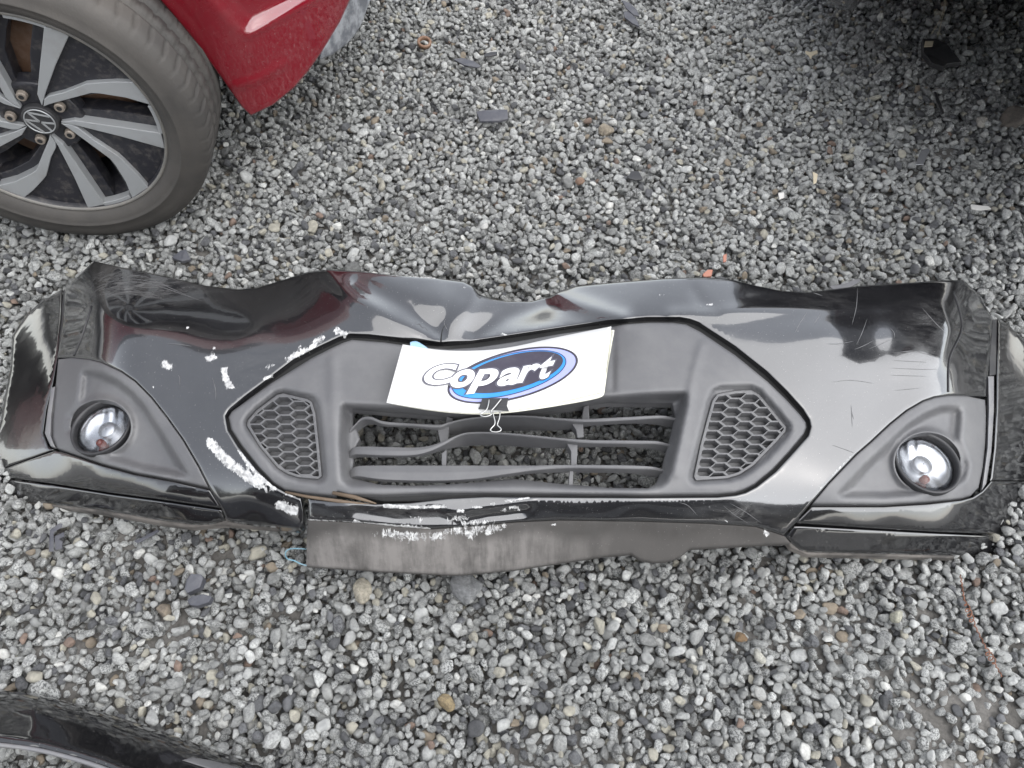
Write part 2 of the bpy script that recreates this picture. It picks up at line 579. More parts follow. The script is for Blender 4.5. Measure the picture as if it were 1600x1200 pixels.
# silt patches that the photo shows, as (px, py, radius m, extra height m)
PATCH = [(150, 1060, 0.11, .016), (60, 1000, 0.07, .014), (320, 1010, 0.06, .009), (850, 1160, 0.08, .012), (590, 1180, .07, .012),
         (1250, 985, 0.10, .013), (1330, 1060, 0.09, .012), (1500, 1100, 0.08, .010), (1585, 1130, 0.09, .018), (1180, 1010, .06, .010),
         (1420, 940, .06, .009), (1270, 160, .12, .013), (1500, 235, .08, .012), (820, 170, .12, .008), (700, 300, .12, .008),
         (930, 110, .12, .009), (1180, 330, .14, .010), (1450, 280, .10, .010), (640, 110, .1, .008), (830, 50, .1, .009), (1050, 230, .10, .008)]


def mud_height(x, y):
    h = -0.0310 + 0.009 * vnoise(x, y, 2.2, 3, 4) + 0.006 * vnoise(x, y, 14, 5, 3)
    for px, py, r, a in PATCH:
        c = U(px, py, 0)
        rr = r * (1 + 0.8 * vnoise(x, y, 9, 8, 2))
        h = h + a * np.exp(-((x - c[0]) ** 2 + ((y - c[1]) * 1.3) ** 2) / rr ** 2)
    return h


# ------------------------------------------------------------------ ground: one sheet to the horizon, fine near the bumper
def axis(lo, hi, fine, reach):
    a = list(np.arange(lo, hi + fine / 2, fine))
    s = fine
    while a[-1] < reach:
        s *= 1.35; a.append(a[-1] + s)
    s = fine
    while a[0] > -reach:
        s *= 1.35; a.insert(0, a[0] - s)
    return np.array(a)


gx, gy = axis(-1.8, 1.8, 0.012, 260), axis(-0.25, 2.5, 0.012, 260)
XX, YY = np.meshgrid(gx, gy)
ZZ = mud_height(XX, YY)
dout = np.maximum(np.maximum(np.abs(XX) - 1.74, 0), np.maximum(np.maximum(YY - 2.44, -0.17 - YY), 0))
kf = np.clip(dout / 0.15, 0, 1)
ZZ = ZZ * (1 - kf) + (-0.004) * kf
nx, ny = len(gx), len(gy)
idx = np.arange(nx * ny).reshape(ny, nx)
quads = np.stack([idx[:-1, :-1], idx[:-1, 1:], idx[1:, 1:], idx[1:, :-1]], -1).reshape(-1, 4)
me = bpy.data.meshes.new('ground')
me.from_pydata(np.stack([XX, YY, ZZ], -1).reshape(-1, 3).tolist(), [], quads.tolist())
at = me.attributes.new('far', 'FLOAT', 'POINT'); at.data.foreach_set('value', kf.ravel())
ground = link('ground', me, M['silt'])
tag(ground, 'brown grey silt ground between and under the gravel stones', 'ground', kind='structure')

# ------------------------------------------------------------------ gravel
def stone_mesh(name, seed, sub=3):
    r = np.random.default_rng(seed)
    bm = bmesh.new()
    bmesh.ops.create_icosphere(bm, subdivisions=sub, radius=1.0)
    n = 11
    pn = r.normal(size=(n, 3)); pn /= np.linalg.norm(pn, axis=1)[:, None]
    pd = r.uniform(0.60, 0.92, n)
    ax = np.array([r.uniform(0.95, 1.3), r.uniform(0.78, 1.0), r.uniform(0.62, 0.85)])
    q = r.normal(size=(6, 3)) * 2.2; ph = r.uniform(0, 6.28, 6)
    for v in bm.verts:
        d = np.array(v.co); d /= np.linalg.norm(d)
        c = pn @ d
        c = np.where(c > 0.05, pd / np.maximum(c, 0.05), 9)
        k = 26.0
        rad = -np.log(np.exp(-k * np.minimum(c, 2.5)).sum() + math.exp(-k * 1.12)) / k
        rad *= 1 + 0.025 * np.sin(q @ d * 1.6 + ph).sum() / 2
        v.co = Vector(d * rad * ax)
    me = bpy.data.meshes.new(name)
    bm.to_mesh(me); bm.free()
    me.polygons.foreach_set('use_smooth', [True] * len(me.polygons))
    return me


STONES = [stone_mesh('stone_shape', 100 + i) for i in range(14)]
stone_col = bpy.data.collections.new('stone_shapes')
for i, sm in enumerate(STONES):
    sm.materials.append(M['stone'])
    so = bpy.data.objects.new('stone_shape_%02d' % i, sm)
    stone_col.objects.link(so)

RX, RY, CELL = (-1.80, 1.80), (-0.22, 2.50), 0.0025
HM = np.full((int((RY[1] - RY[0]) / CELL) + 1, int((RX[1] - RX[0]) / CELL) + 1), -0.033)
NST = 128000
sx = rng.uniform(RX[0] + .03, RX[1] - .03, NST); sy = rng.uniform(RY[0] + .03, RY[1] - .03, NST)
sr = np.clip(np.exp(rng.normal(math.log(0.0062), 0.27, NST)), 0.0036, 0.0135)
half = (sx[:] * 0)
kern = {}
for kr in range(1, 9):
    g = np.arange(-kr, kr + 1)
    kern[kr] = np.hypot(*np.meshgrid(g, g)) * CELL
sz = np.zeros(NST); ok = np.ones(NST, bool)
for i in range(NST):
    r = sr[i]; kr = min(8, max(1, int(r / CELL + 0.5)))
    K = kern[kr]; msk = K <= r
    prof = np.sqrt(np.maximum(r * r - K * K, 0)) * 0.72
    best = None
    for t in range(5):
        x = sx[i] + (0 if t == 0 else random.uniform(-1, 1) * 0.012); y = sy[i] + (0 if t == 0 else random.uniform(-1, 1) * 0.012)
        cx, cy = int((x - RX[0]) / CELL), int((y - RY[0]) / CELL)
        if cx < 9 or cy < 9 or cx > HM.shape[1] - 10 or cy > HM.shape[0] - 10: continue
        patch = HM[cy - kr:cy + kr + 1, cx - kr:cx + kr + 1]
        z = (patch + prof)[msk].max()
        if best is None or z < best[0]:
            best = (z, x, y, cx, cy)
    if best is None or best[0] > 0.003:
        ok[i] = False; continue
    z, x, y, cx, cy = best
    z -= 0.12 * r
    sx[i], sy[i], sz[i] = x, y, z
    patch = HM[cy - kr:cy + kr + 1, cx - kr:cx + kr + 1]
    np.maximum(patch, np.where(msk, z + prof, -1), out=patch)
sx, sy, sz, sr = sx[ok], sy[ok], sz[ok], sr[ok]
top = sz + 0.6 * sr
keep = top > mud_height(sx, sy) - 0.001
sx, sy, sz, sr = sx[keep], sy[keep], sz[keep], sr[keep]
n = len(sx)
kind = rng.random(n)
lum = np.clip(rng.normal(0.45, 0.085, n) + 0.09 * vnoise(sx, sy, 1.1, 21, 2), 0.15, 0.66)
tint = np.stack([lum * 0.985, lum, lum * 0.975], 1)
def setk(lo, hi, c, j=0.12):
    mk = (kind >= lo) & (kind < hi)
    tint[mk] = np.array(c) * rng.uniform(1 - j, 1 + j, (mk.sum(), 1))
setk(.00, .075, (0.14, 0.143, 0.15), .4)       # dark basalt
setk(.11, .150, (0.43, 0.41, 0.345))            # cream
setk(.155, .166, (0.28, 0.235, 0.18))           # tan
setk(.170, .175, (0.24, 0.175, 0.14))           # rust
setk(.185, .212, (0.64, 0.64, 0.61))           # white quartz
speck = np.where(rng.random(n) < .45, np.clip(rng.normal(0.66, 0.15, n), .3, .92), np.clip(rng.normal(0.28, 0.14, n), .04, .6))
speck[(kind >= .10) & (kind < .225)] *= 0.35
gm = bpy.data.meshes.new('gravel')
gm.from_pydata(np.stack([sx, sy, sz], 1).tolist(), [], [])
def pattr(nm, ty, arr, key):
    a = gm.attributes.new(nm, ty, 'POINT'); a.data.foreach_set(key, np.ascontiguousarray(arr).ravel())
eul = np.stack([rng.normal(0, .45, n), rng.normal(0, .45, n), rng.uniform(0, 6.283, n)], 1)
pattr('tint', 'FLOAT_VECTOR', tint, 'vector')
pattr('seed', 'FLOAT_VECTOR', rng.random((n, 3)), 'vector')
pattr('speck', 'FLOAT', speck, 'value')
pattr('spin', 'FLOAT_VECTOR', eul, 'vector')
pattr('size', 'FLOAT', sr * 1.12, 'value')
pattr('shape', 'INT', rng.integers(0, len(STONES), n), 'value')
gravel = link('gravel', gm, None, smooth=False)
tag(gravel, 'loose grey granite gravel covering the yard around the bumpers', 'gravel', kind='stuff')
ng = bpy.data.node_groups.new('scatter_stones', 'GeometryNodeTree')
ng.interface.new_socket('Geometry', in_out='INPUT', socket_type='NodeSocketGeometry')
ng.interface.new_socket('Geometry', in_out='OUTPUT', socket_type='NodeSocketGeometry')
gi, go = ng.nodes.new('NodeGroupInput'), ng.nodes.new('NodeGroupOutput')
ci = ng.nodes.new('GeometryNodeCollectionInfo'); ci.inputs['Collection'].default_value = stone_col
ci.inputs['Separate Children'].default_value = True; ci.inputs['Reset Children'].default_value = True
ip = ng.nodes.new('GeometryNodeInstanceOnPoints'); ip.inputs['Pick Instance'].default_value = True
def named(nm, ty):
    a = ng.nodes.new('GeometryNodeInputNamedAttribute'); a.data_type = ty; a.inputs['Name'].default_value = nm
    return a.outputs['Attribute']
ng.links.new(gi.outputs[0], ip.inputs['Points']); ng.links.new(ci.outputs[0], ip.inputs['Instance'])
ng.links.new(named('shape', 'INT'), ip.inputs['Instance Index'])
er = ng.nodes.new('FunctionNodeEulerToRotation'); ng.links.new(named('spin', 'FLOAT_VECTOR'), er.inputs[0]); ng.links.new(er.outputs[0], ip.inputs['Rotation'])
ng.links.new(named('size', 'FLOAT'), ip.inputs['Scale'])
ng.links.new(ip.outputs[0], go.inputs[0])
gmod = gravel.modifiers.new('stones', 'NODES'); gmod.node_group = ng


# ================================================================== the black bumper
# heights of the moulding above the gravel, column by column
CTRL = {150: [(410, .05), (450, .105), (490, .135), (560, .15), (620, .152), (700, .145), (750, .135), (772, .112), (792, .089)],
        250: [(432, .085), (465, .135), (500, .16), (560, .178), (640, .18), (720, .18), (775, .165), (792, .142), (814, .116)],
        400: [(452, .118), (475, .150), (505, .178), (580, .195), (660, .2), (760, .195), (790, .175), (820, .140)],
        550: [(424, .16), (460, .18), (510, .195), (600, .205), (700, .21), (780, .205), (820, .185), (850, .166), (890, .125)],
        690: [(434, .145), (470, .175), (530, .168), (600, .195), (700, .21), (780, .205), (820, .19), (850, .170), (897, .125)],
        850: [(466, .11), (490, .145), (515, .17), (600, .2), (700, .215), (780, .21), (815, .188), (845, .175), (882, .142)],
        1000: [(438, .156), (470, .18), (500, .195), (600, .21), (700, .22), (785, .21), (820, .182), (870, .150)],
        1150: [(438, .158), (470, .178), (520, .195), (600, .21), (700, .21), (780, .205), (815, .178), (850, .150)],
        1300: [(452, .13), (472, .15), (505, .178), (600, .19), (700, .19), (780, .18), (820, .150), (860, .117)],
        1400: [(443, .107), (468, .128), (505, .155), (600, .165), (700, .17), (790, .155), (826, .125), (865, .093)],
        1490: [(438, .075), (468, .095), (510, .125), (600, .14), (700, .145), (790, .125), (832, .1), (868, .063)],
        1545: [(470, .015), (497, .025), (560, .05), (620, .07), (700, .085), (780, .075), (835, .055), (865, .030)],
        1600: [(535, .0), (650, .010), (760, .012), (830, .005)],
        100: [(450, .02), (500, .04), (560, .07), (640, .095), (700, .10), (757, .092), (787, .064)],
        50: [(480, .005), (600, .045), (700, .065), (750, .06), (782, .042)],
        0: [(560, 0), (650, .015), (740, .022), (775, 0.0)]}
for u_, l_ in CTRL.items():                                # the whole moulding leans towards the viewer below its rolled top edge
    v0_ = l_[0][0]
    CTRL[u_] = [(v, h - (.00024 + .00006 * min(1, max(0, (450 - u_) / 200))) * (v - 640) * (1 if 240 < u_ < 1495 else min(1, max(.3, (v - v0_ - 5) / 45.0)))) for v, h in l_]
CX = np.array([(u, v) for u, l in CTRL.items() for v, _ in l], float)
CHH = np.array([h for l in CTRL.values() for _, h in l])


def tps_k(a, b):
    d = np.sqrt((((a[:, None] - b[None]) / 100.0) ** 2).sum(2)) + 1e-9
    return d * d * np.log(d)


_n = len(CX)
_A = np.zeros((_n + 3, _n + 3))
_A[:_n, :_n] = tps_k(CX, CX) + np.eye(_n) * 0.14
_A[:_n, _n:] = np.c_[np.ones(_n), CX / 100]
_A[_n:, :_n] = _A[:_n, _n:].T
_W = np.linalg.solve(_A, np.r_[CHH, 0, 0, 0])


def crease(p, line, amp, w):
    return amp * np.exp(-(seg_dist(p, line, False) / w) ** 2)


def HB(x, y):
    p = np.stack([np.asarray(x, float).ravel(), np.asarray(y, float).ravel()], 1)
    h = tps_k(p, CX) @ _W[:_n] + np.c_[np.ones(len(p)), p / 100] @ _W[_n:]
    # crumpled middle: ridges and valleys of the dent
    h += crease(p, [(515, 426), (560, 470), (620, 505), (680, 530)], .006, 13)
    h += crease(p, [(560, 440), (640, 480), (688, 520)], -.006, 14)
    h += crease(p, [(690, 535), (735, 470), (742, 448)], .007, 15)
    h += crease(p, [(745, 520), (790, 495), (850, 480)], -.010, 20)
    h += crease(p, [(870, 460), (920, 480), (975, 498)], .008, 13)
    h += crease(p, [(1085, 455), (1100, 478), (1120, 484)], -.002, 10)
    h += crease(p, [(1050, 492), (1180, 484), (1320, 478), (1400, 474)], .004, 11)
    h += crease(p, [(1430, 492), (1440, 500)], -.004, 14)
    h += crease(p, [(1470, 480), (1486, 515), (1470, 560)], .004, 12)
    h += crease(p, [(1390, 500), (1400, 560), (1395, 600)], .0012, 22)
    # torn lower edge
    h += crease(p, [(560, 800), (620, 808), (700, 806)], -.004, 11)
    h += crease(p, [(700, 800), (760, 792), (830, 783)], .003, 7)
    h += crease(p, [(715, 815), (760, 806), (815, 800)], -.004, 9)
    h += .0007 * vnoise(p[:, 0], p[:, 1], 1 / 60.0, 31, 2)
    return h.reshape(np.shape(x))


bumper = thing('car_bumper', P(800, 700, 0), 'crumpled black car front bumper lying face up on the gravel with white paint chips', 'bumper')

HEX = [(447, 770), (425, 758), (400, 733), (372, 698), (356, 672), (352, 650), (357, 641), (382, 620), (422, 590), (457, 563), (500, 541), (530, 527), (547, 522),
       (575, 523), (637, 530), (690, 535), (735, 533), (775, 527), (875, 512), (950, 501), (1010, 496), (1062, 496), (1078, 499), (1092, 504), (1150, 542), (1200, 582),
       (1230, 612), (1255, 640), (1265, 656), (1267, 667), (1263, 681), (1237, 710), (1212, 737), (1182, 761), (1165, 770), (1150, 774), (1120, 777), (1000, 778), (850, 777),
       (760, 776), (700, 779), (640, 786), (585, 788), (525, 784), (482, 780)]
BEZ_L_TOP = [(89, 559), (112, 558), (140, 561), (160, 566), (190, 580), (212, 595), (237, 620), (262, 652), (287, 687), (312, 730), (327, 763)]
BEZ_R_TOP = [(1541, 622), (1512, 618), (1482, 617), (1460, 620), (1442, 626), (1416, 641), (1390, 662), (1359, 691), (1337, 710), (1294, 755), (1266, 788)]
TOP_EDGE = [(147, 408), (200, 420), (260, 432), (320, 446), (370, 452), (400, 450), (440, 438), (480, 425), (510, 421), (560, 424), (620, 430), (680, 434), (725, 440), (738, 447),
            (748, 459), (768, 467), (792, 471), (830, 471), (860, 463), (878, 453), (900, 447), (960, 441), (1040, 435), (1100, 433), (1140, 436), (1180, 446), (1220, 454),
            (1260, 457), (1300, 452), (1340, 447), (1400, 443), (1460, 439), (1505, 437)]
BAND = [(1225, 836), (1180, 822), (1100, 817), (1000, 814), (875, 812), (807, 815), (750, 820), (675, 826), (620, 822), (575, 817), (530, 814), (481, 812)]
COVER = (TOP_EDGE + [(1530, 460), (1551, 497), (1546, 560), (1541, 620)] + BEZ_R_TOP[1:] + [(1240, 820)] + BAND + HEX[::-1]
         + [(470, 779), (474, 800), (474, 818), (467, 827), (425, 822), (400, 820), (354, 813), (347, 796)] + BEZ_L_TOP[::-1] + [(98, 510), (102, 452), (125, 428)])
CHIPS_GLINT = [([(328, 692), (350, 716)], 9, 1.0), ([(350, 716), (378, 738), (405, 757)], 9, 1.0), ([(372, 705), (400, 740), (430, 764)], 3.5, .9), ([(405, 757), (420, 768)], 4, .8),
         ([(436, 788), (460, 798)], 9, 1.0), ([(445, 772), (480, 777)], 3, .8), ([(448, 562), (470, 551), (492, 539)], 5, .85), ([(492, 535), (503, 528)], 6, .9), ([(527, 517), (538, 522)], 6, 1.0),
         ([(455, 557), (470, 540)], 5, .55), ([(416, 575), (426, 570)], 7, .62), ([(412, 592), (424, 588)], 4, .8), ([(258, 569), (263, 573)], 7, 1.0), ([(325, 560), (335, 558)], 6, .95), ([(333, 550), (336, 543)], 2.5, .8),
         ([(350, 578), (356, 600)], 6, 1.0), ([(358, 600), (366, 605)], 3.5, .9), ([(352, 608), (364, 606)], 3, .9), ([(291, 511), (294, 513)], 3, .9), ([(237, 603), (241, 604)], 2.6, .9),
         ([(483, 813), (530, 816), (570, 818)], 2.6, .95), ([(555, 815), (566, 822)], 5, .85), ([(575, 818), (640, 823), (672, 826)], 1.8, .9), ([(600, 790), (640, 793), (695, 790)], 3.6, 1.0), ([(635, 806), (660, 812)], 5, .6),
         ([(600, 826), (660, 826)], 9, .55), ([(700, 812), (728, 808)], 7, .7), ([(716, 798), (760, 790), (792, 782), (826, 778)], 1.8, .95), ([(784, 797), (806, 792), (810, 797)], 4, .8), ([(725, 818), (770, 816)], 8, .6),
         ([(1103, 478), (1113, 476)], 2.2, .9), ([(1098, 784), (1150, 786)], 2.5, .6), ([(1030, 461), (1036, 461)], 2.5, .75), ([(1100, 786), (1138, 817)], 1.6, .62), ([(784, 521), (790, 523)], 2.2, .9),  # first mark on this line is a painted glint at the dent
         ([(610, 428), (680, 434)], 2.2, .75), ([(712, 447), (728, 449)], 1.6, .9), ([(460, 790), (470, 780)], 2, .7), ([(268, 441), (275, 443)], 2.6, .9), ([(1275, 770), (1330, 712)], 1.8, .62)]
CHIPS_LIP = [([(600, 832), (650, 838), (692, 838)], 9, .72), ([(700, 830), (740, 828), (785, 824)], 10, .66), ([(733, 834), (738, 838)], 6, 1.0), ([(556, 830), (558, 834)], 3, .95), ([(758, 832), (762, 834)], 4, .9),
             ([(848, 822), (868, 820)], 3, .6), ([(810, 822), (820, 821)], 3, .7), ([(1195, 832), (1199, 835)], 5, 1.0), ([(500, 832), (520, 834)], 5, .5), ([(585, 834), (640, 846)], 7, .55)]


def chip_field(lst):
    def fn(co):
        v = np.zeros(len(co))
        for line, w, s in lst:
            v = np.maximum(v, s * np.exp(-(seg_dist(co, line, False) / (w * 1.15)) ** 2))
        return v
    return fn


cover = sheet('bumper_cover', COVER, HB, M['paint'], bumper, step=6.0, roll=4, drop=.0025, skirt=.016, chips=chip_field(CHIPS_GLINT), edge_step=4, extra={'scuff': lambda c: sum(
    a * np.exp(-((c[:, 0] - x) / rx) ** 2 - ((c[:, 1] - y) / ry) ** 2) for x, y, rx, ry, a in (
        (235, 450, 80, 24, 1.0), (180, 440, 40, 30, .7), (1430, 580, 55, 45, .55), (1455, 500, 40, 30, .5), (1150, 800, 50, 14, .8), (640, 800, 120, 18, .5), (400, 560, 60, 50, .25), (870, 500, 70, 20, .35), (1290, 470, 50, 14, .3)))})

# unpainted lower lip along the middle
LIP = [(481, 813), (530, 815), (575, 818), (620, 823), (675, 827), (750, 821), (807, 816), (875, 813), (1000, 815), (1100, 818), (1180, 823), (1226, 838),
       (1236, 849), (1225, 849), (1150, 853), (1078, 857), (1062, 870), (1040, 877), (1020, 878), (1000, 874), (986, 865), (940, 869), (900, 875), (800, 890), (720, 897), (700, 897), (600, 892), (540, 888), (479, 884), (479, 850)]
M['lip_chip'] = paint('scuffed_lip', (0.050, 0.047, 0.044), (0.205, 0.193, 0.183), chip=True, dust_amt=(0.30, 0.58), maxd=0.95, rough=0.55, ior=1.45, coat=0.0, speck=True, wear=True, grain=(9.0, 1.6, 1.6))
lip = sheet('lower_lip', LIP, lambda x, y: HB(x, y) - .0025, M['lip_chip'], bumper, step=8, roll=3, drop=.002, skirt=.008, chips=chip_field(CHIPS_LIP),
            extra={'wear': lambda c: np.clip(1.0 - (c[:, 0] - 780) / 230, .16, 1) * np.clip((c[:, 1] - 826 - 6 * np.sin(c[:, 0] / 23.0)) / 20, .12, 1)})   # scraped pale at the lower left
# corner panels below the fog lamps, each with its strip
LP_L = [(-10, 738), (40, 720), (86, 704), (105, 709), (160, 728), (212, 742), (272, 753), (328, 766), (345, 794), (250, 780), (175, 770), (92, 757), (-10, 743)]
LS_L = [(-10, 746), (92, 760), (175, 773), (250, 783), (346, 797), (352, 812), (330, 818), (300, 819), (250, 812), (150, 795), (75, 787), (-10, 779)]
LP_R = [(1268, 792), (1381, 792), (1447, 788), (1502, 782), (1520, 777), (1534, 768), (1548, 752), (1606, 752), (1600, 790), (1590, 820), (1580, 835), (1469, 831), (1359, 825), (1243, 817)]
LS_R = [(1241, 822), (1250, 822), (1359, 828), (1469, 834), (1579, 839), (1585, 848), (1576, 862), (1565, 868), (1500, 868), (1400, 865), (1262, 862), (1250, 858), (1238, 848), (1228, 840)]
for nm, poly in (('corner_panel', LP_L), ('corner_strip', LS_L), ('corner_panel', LP_R), ('corner_strip', LS_R)):
    off = 0 if nm == 'corner_panel' else -.0015
    sheet(nm, poly, lambda x, y, off=off: HB(x, y) + off, M['paint_wing'], bumper, step=7, roll=3.2, drop=.003, skirt=.02)
# brownish underside lip of the two corners
for poly in ([(-10, 772), (75, 779), (150, 788), (250, 805), (300, 812), (352, 809), (430, 817), (468, 826), (425, 826), (352, 820), (300, 825), (250, 818), (150, 800), (75, 791), (-10, 783)],
             [(1226, 842), (1250, 855), (1278, 858), (1400, 861), (1500, 864), (1566, 864), (1568, 872), (1500, 873), (1400, 870), (1262, 867), (1236, 856)]):
    sheet('underside_lip', poly, lambda x, y: HB(x, y) - .007, M['lip'], bumper, step=7, roll=2, drop=.001, skirt=.012)

# outer wings with the flange that meets the wheel arch
WING_L = [(19, 524), (40, 492), (68, 468), (97, 452), (96, 500), (90, 560), (83, 600), (73, 640), (68, 676), (76, 698), (84, 703), (40, 719), (-10, 737), (-14, 700), (0, 660), (8, 615), (16, 575)]
WING_R = [(1558, 497), (1578, 508), (1600, 533), (1622, 575), (1628, 650), (1620, 720), (1607, 751), (1547, 751), (1553, 700), (1556, 640), (1557, 560)]
sheet('wing', WING_L, HB, M['paint_wing'], bumper, step=6, roll=4, drop=.004, skirt=.03)
sheet('wing', WING_R, HB, M['paint_wing'], bumper, step=6, roll=4, drop=.004, skirt=.03)
sheet('wing_edge_strip', [(86, 604), (80, 650), (79, 680), (86, 699), (79, 697), (70, 677), (74, 645), (80, 606)], lambda x, y: HB(x, y) + .003, M['edge_grey'], bumper, step=5, roll=2.5, drop=.002, skirt=.006)
sheet('wing_edge_strip', [(1544, 588), (1553, 588), (1553, 640), (1549, 705), (1541, 756), (1534, 766), (1537, 745), (1543, 700), (1545, 640)], lambda x, y: HB(x, y) + .004, M['edge_grey'], bumper, step=5, roll=2.5, drop=.002, skirt=.006)
sheet('wing_seam', [(100, 452), (105, 455), (101, 510), (92, 560), (86, 560), (93, 500)], lambda x, y: HB(x, y) - .004, M['plastic_dark'], bumper, step=5, roll=2, drop=.001, skirt=.02)
sheet('wing_seam', [(1551, 499), (1559, 499), (1557, 585), (1546, 587), (1546, 560)], lambda x, y: HB(x, y) - .004, M['plastic_dark'], bumper, step=5, roll=2, drop=.001, skirt=.02)
# turned edges of the panel ends
for line in ([(143, 478), (128, 525), (115, 556)], [(1490, 455), (1503, 510), (1484, 560), (1482, 612)]):
    l = smooth_line(line, 6)
    tube('fold_bead', U(l[:, 0], l[:, 1], HB(l[:, 0], l[:, 1]) + .001), .0016, M['plastic_dark'], bumper)

# black sheet added under the gap round the grille, standing in for its shade
def shrink(poly, d):
    a = np.asarray(poly, float)
    t = np.roll(a, -1, 0) - np.roll(a, 1, 0)
    t /= np.linalg.norm(t, axis=1)[:, None] + 1e-9
    nrm = np.stack([-t[:, 1], t[:, 0]], 1)
    area = ((a[:, 0] * np.roll(a[:, 1], -1) - np.roll(a[:, 0], -1) * a[:, 1]).sum()) / 2
    return (a + nrm * d * (1 if area > 0 else -1)).tolist()


HEXF = [p for p in HEX if not (590 > p[0] > 470 and p[1] > 770)]
SHADE_OUT = [(440, 772), (415, 757), (392, 736), (362, 698), (346, 674), (343, 650), (350, 636), (378, 612), (418, 582), (455, 554), (500, 532), (545, 514), (640, 522), (690, 527), (775, 519), (875, 504), (950, 493), (1010, 488), (1065, 488),
          (1097, 496), (1155, 535), (1206, 576), (1238, 607), (1263, 636), (1275, 660), (1274, 676), (1244, 715), (1218, 743), (1186, 768), (1150, 783), (1000, 785), (850, 784), (700, 784), (600, 784), (560, 776)]
SHADE_IN = [(560, 765), (470, 762), (440, 750), (420, 735), (390, 700), (375, 672), (370, 652), (377, 640), (430, 604), (490, 568), (550, 541), (640, 549), (745, 551), (875, 530), (975, 514), (1050, 514), (1090, 524), (1150, 566), (1200, 608), (1240, 652),
         (1246, 666), (1240, 680), (1200, 725), (1150, 758), (1000, 764), (850, 764), (700, 764)]
sheet('gap_shade_sheet', SHADE_OUT, lambda x, y: HB(x, y) - .013, M['black'], bumper, holes=[SHADE_IN], step=9, roll=2, drop=.001, skirt=.01)

# ------------------------------------------------------------------ grille surround
SUR = [(444, 765), (427, 754), (404, 730), (377, 696), (361, 671), (357, 652), (362, 643), (386, 626), (425, 598), (490, 558), (520, 543), (535, 536), (550, 531), (600, 535), (642, 541), (700, 546), (745, 543), (800, 535), (875, 522), (955, 511), (975, 507),
       (1012, 504), (1050, 504), (1072, 507), (1095, 519), (1150, 556), (1200, 597), (1228, 624), (1250, 648), (1259, 660), (1260, 668), (1256, 678), (1233, 706), (1208, 733), (1179, 757), (1163, 765), (1148, 770), (1118, 773), (1000, 774), (850, 772), (750, 771),
       (675, 771), (600, 774), (545, 773), (528, 768), (522, 775), (500, 773), (470, 770)]
OPEN = [(552, 640), (620, 646), (700, 652), (745, 656), (800, 652), (870, 641), (948, 630), (1000, 631), (1050, 631), (1054, 650), (1050, 672), (1042, 700), (1033, 735), (1024, 757), (1012, 763), (950, 762), (875, 756), (800, 748), (760, 752), (700, 757), (640, 759), (590, 757),
        (560, 748), (551, 736), (553, 722), (552, 708), (556, 700), (563, 686), (558, 672), (552, 664)]
RIM_O = [(531, 633), (536, 629), (600, 632), (700, 637), (800, 634), (900, 622), (975, 615), (1030, 611), (1070, 610), (1077, 615), (1076, 635), (1063, 690), (1052, 735), (1045, 755), (1032, 765), (1010, 768), (900, 766), (800, 762), (700, 763), (600, 764), (545, 762), (532, 752), (530, 735), (528, 690)]
MESH_L = [(387, 664), (389, 657), (402, 642), (434, 618), (442, 616), (480, 625), (486, 629), (491, 645), (497, 700), (501, 744), (497, 747), (465, 744), (450, 739), (435, 730), (407, 697)]
REC_L = [(377, 660), (380, 652), (395, 636), (428, 610), (443, 606), (488, 615), (498, 622), (503, 640), (509, 695), (513, 745), (509, 755), (497, 758), (468, 755), (446, 748), (428, 736), (400, 702), (380, 672)]
MESH_R = [(1097, 692), (1106, 658), (1115, 626), (1122, 617), (1150, 612), (1174, 611), (1186, 618), (1208, 645), (1227, 668), (1226, 673), (1214, 687), (1175, 727), (1155, 740), (1135, 746), (1088, 749), (1086, 745)]
REC_R = [(1084, 700), (1094, 660), (1103, 622), (1110, 607), (1122, 601), (1174, 599), (1190, 606), (1215, 634), (1238, 662), (1239, 673), (1232, 686), (1200, 721), (1178, 738), (1160, 749), (1136, 756), (1084, 759), (1074, 752), (1074, 740)]


def sstep(t):
    t = np.clip(t, 0, 1)
    return t * t * (3 - 2 * t)


def HS(x, y):
    p = np.stack([np.asarray(x, float).ravel(), np.asarray(y, float).ravel()], 1)
    h = HB(p[:, 0], p[:, 1]) - .004
    for rec, ms, dep in ((REC_L, MESH_L, .013), (REC_R, MESH_R, .013)):
        ins = inside(p, rec)
        h[ins] -= dep * sstep(seg_dist(p[ins], rec) / 9.0)
    ins = inside(p, RIM_O)
    h[ins] -= .034 * sstep(seg_dist(p[ins], RIM_O) / 20.0) ** 0.8
    # moulded steps of the upper bar
    h -= crease(p, [(958, 515), (958, 560), (957, 608)], .003, 4)
    h += crease(p, [(1097, 540), (1085, 580), (1070, 660), (1056, 740)], .003, 7)
    h += crease(p, [(520, 560), (521, 640), (526, 750)], .0025, 9)
    return h.reshape(np.shape(x))


surround = sheet('grille_surround', SUR, HS, M['plastic'], bumper, holes=[MESH_L, MESH_R, OPEN], step=5, roll=4, drop=.004, skirt=.012, edge_step=3.5)


# ------------------------------------------------------------------ honeycomb inserts
def hull(pts):
    p = sorted(map(tuple, np.asarray(pts, float)))
    def half(seq):
        o = []
        for q in seq:
            while len(o) > 1 and (o[-1][0] - o[-2][0]) * (q[1] - o[-2][1]) - (o[-1][1] - o[-2][1]) * (q[0] - o[-2][0]) <= 0: o.pop()
            o.append(q)
        return o[:-1]
    return np.array(half(p) + half(p[::-1]))


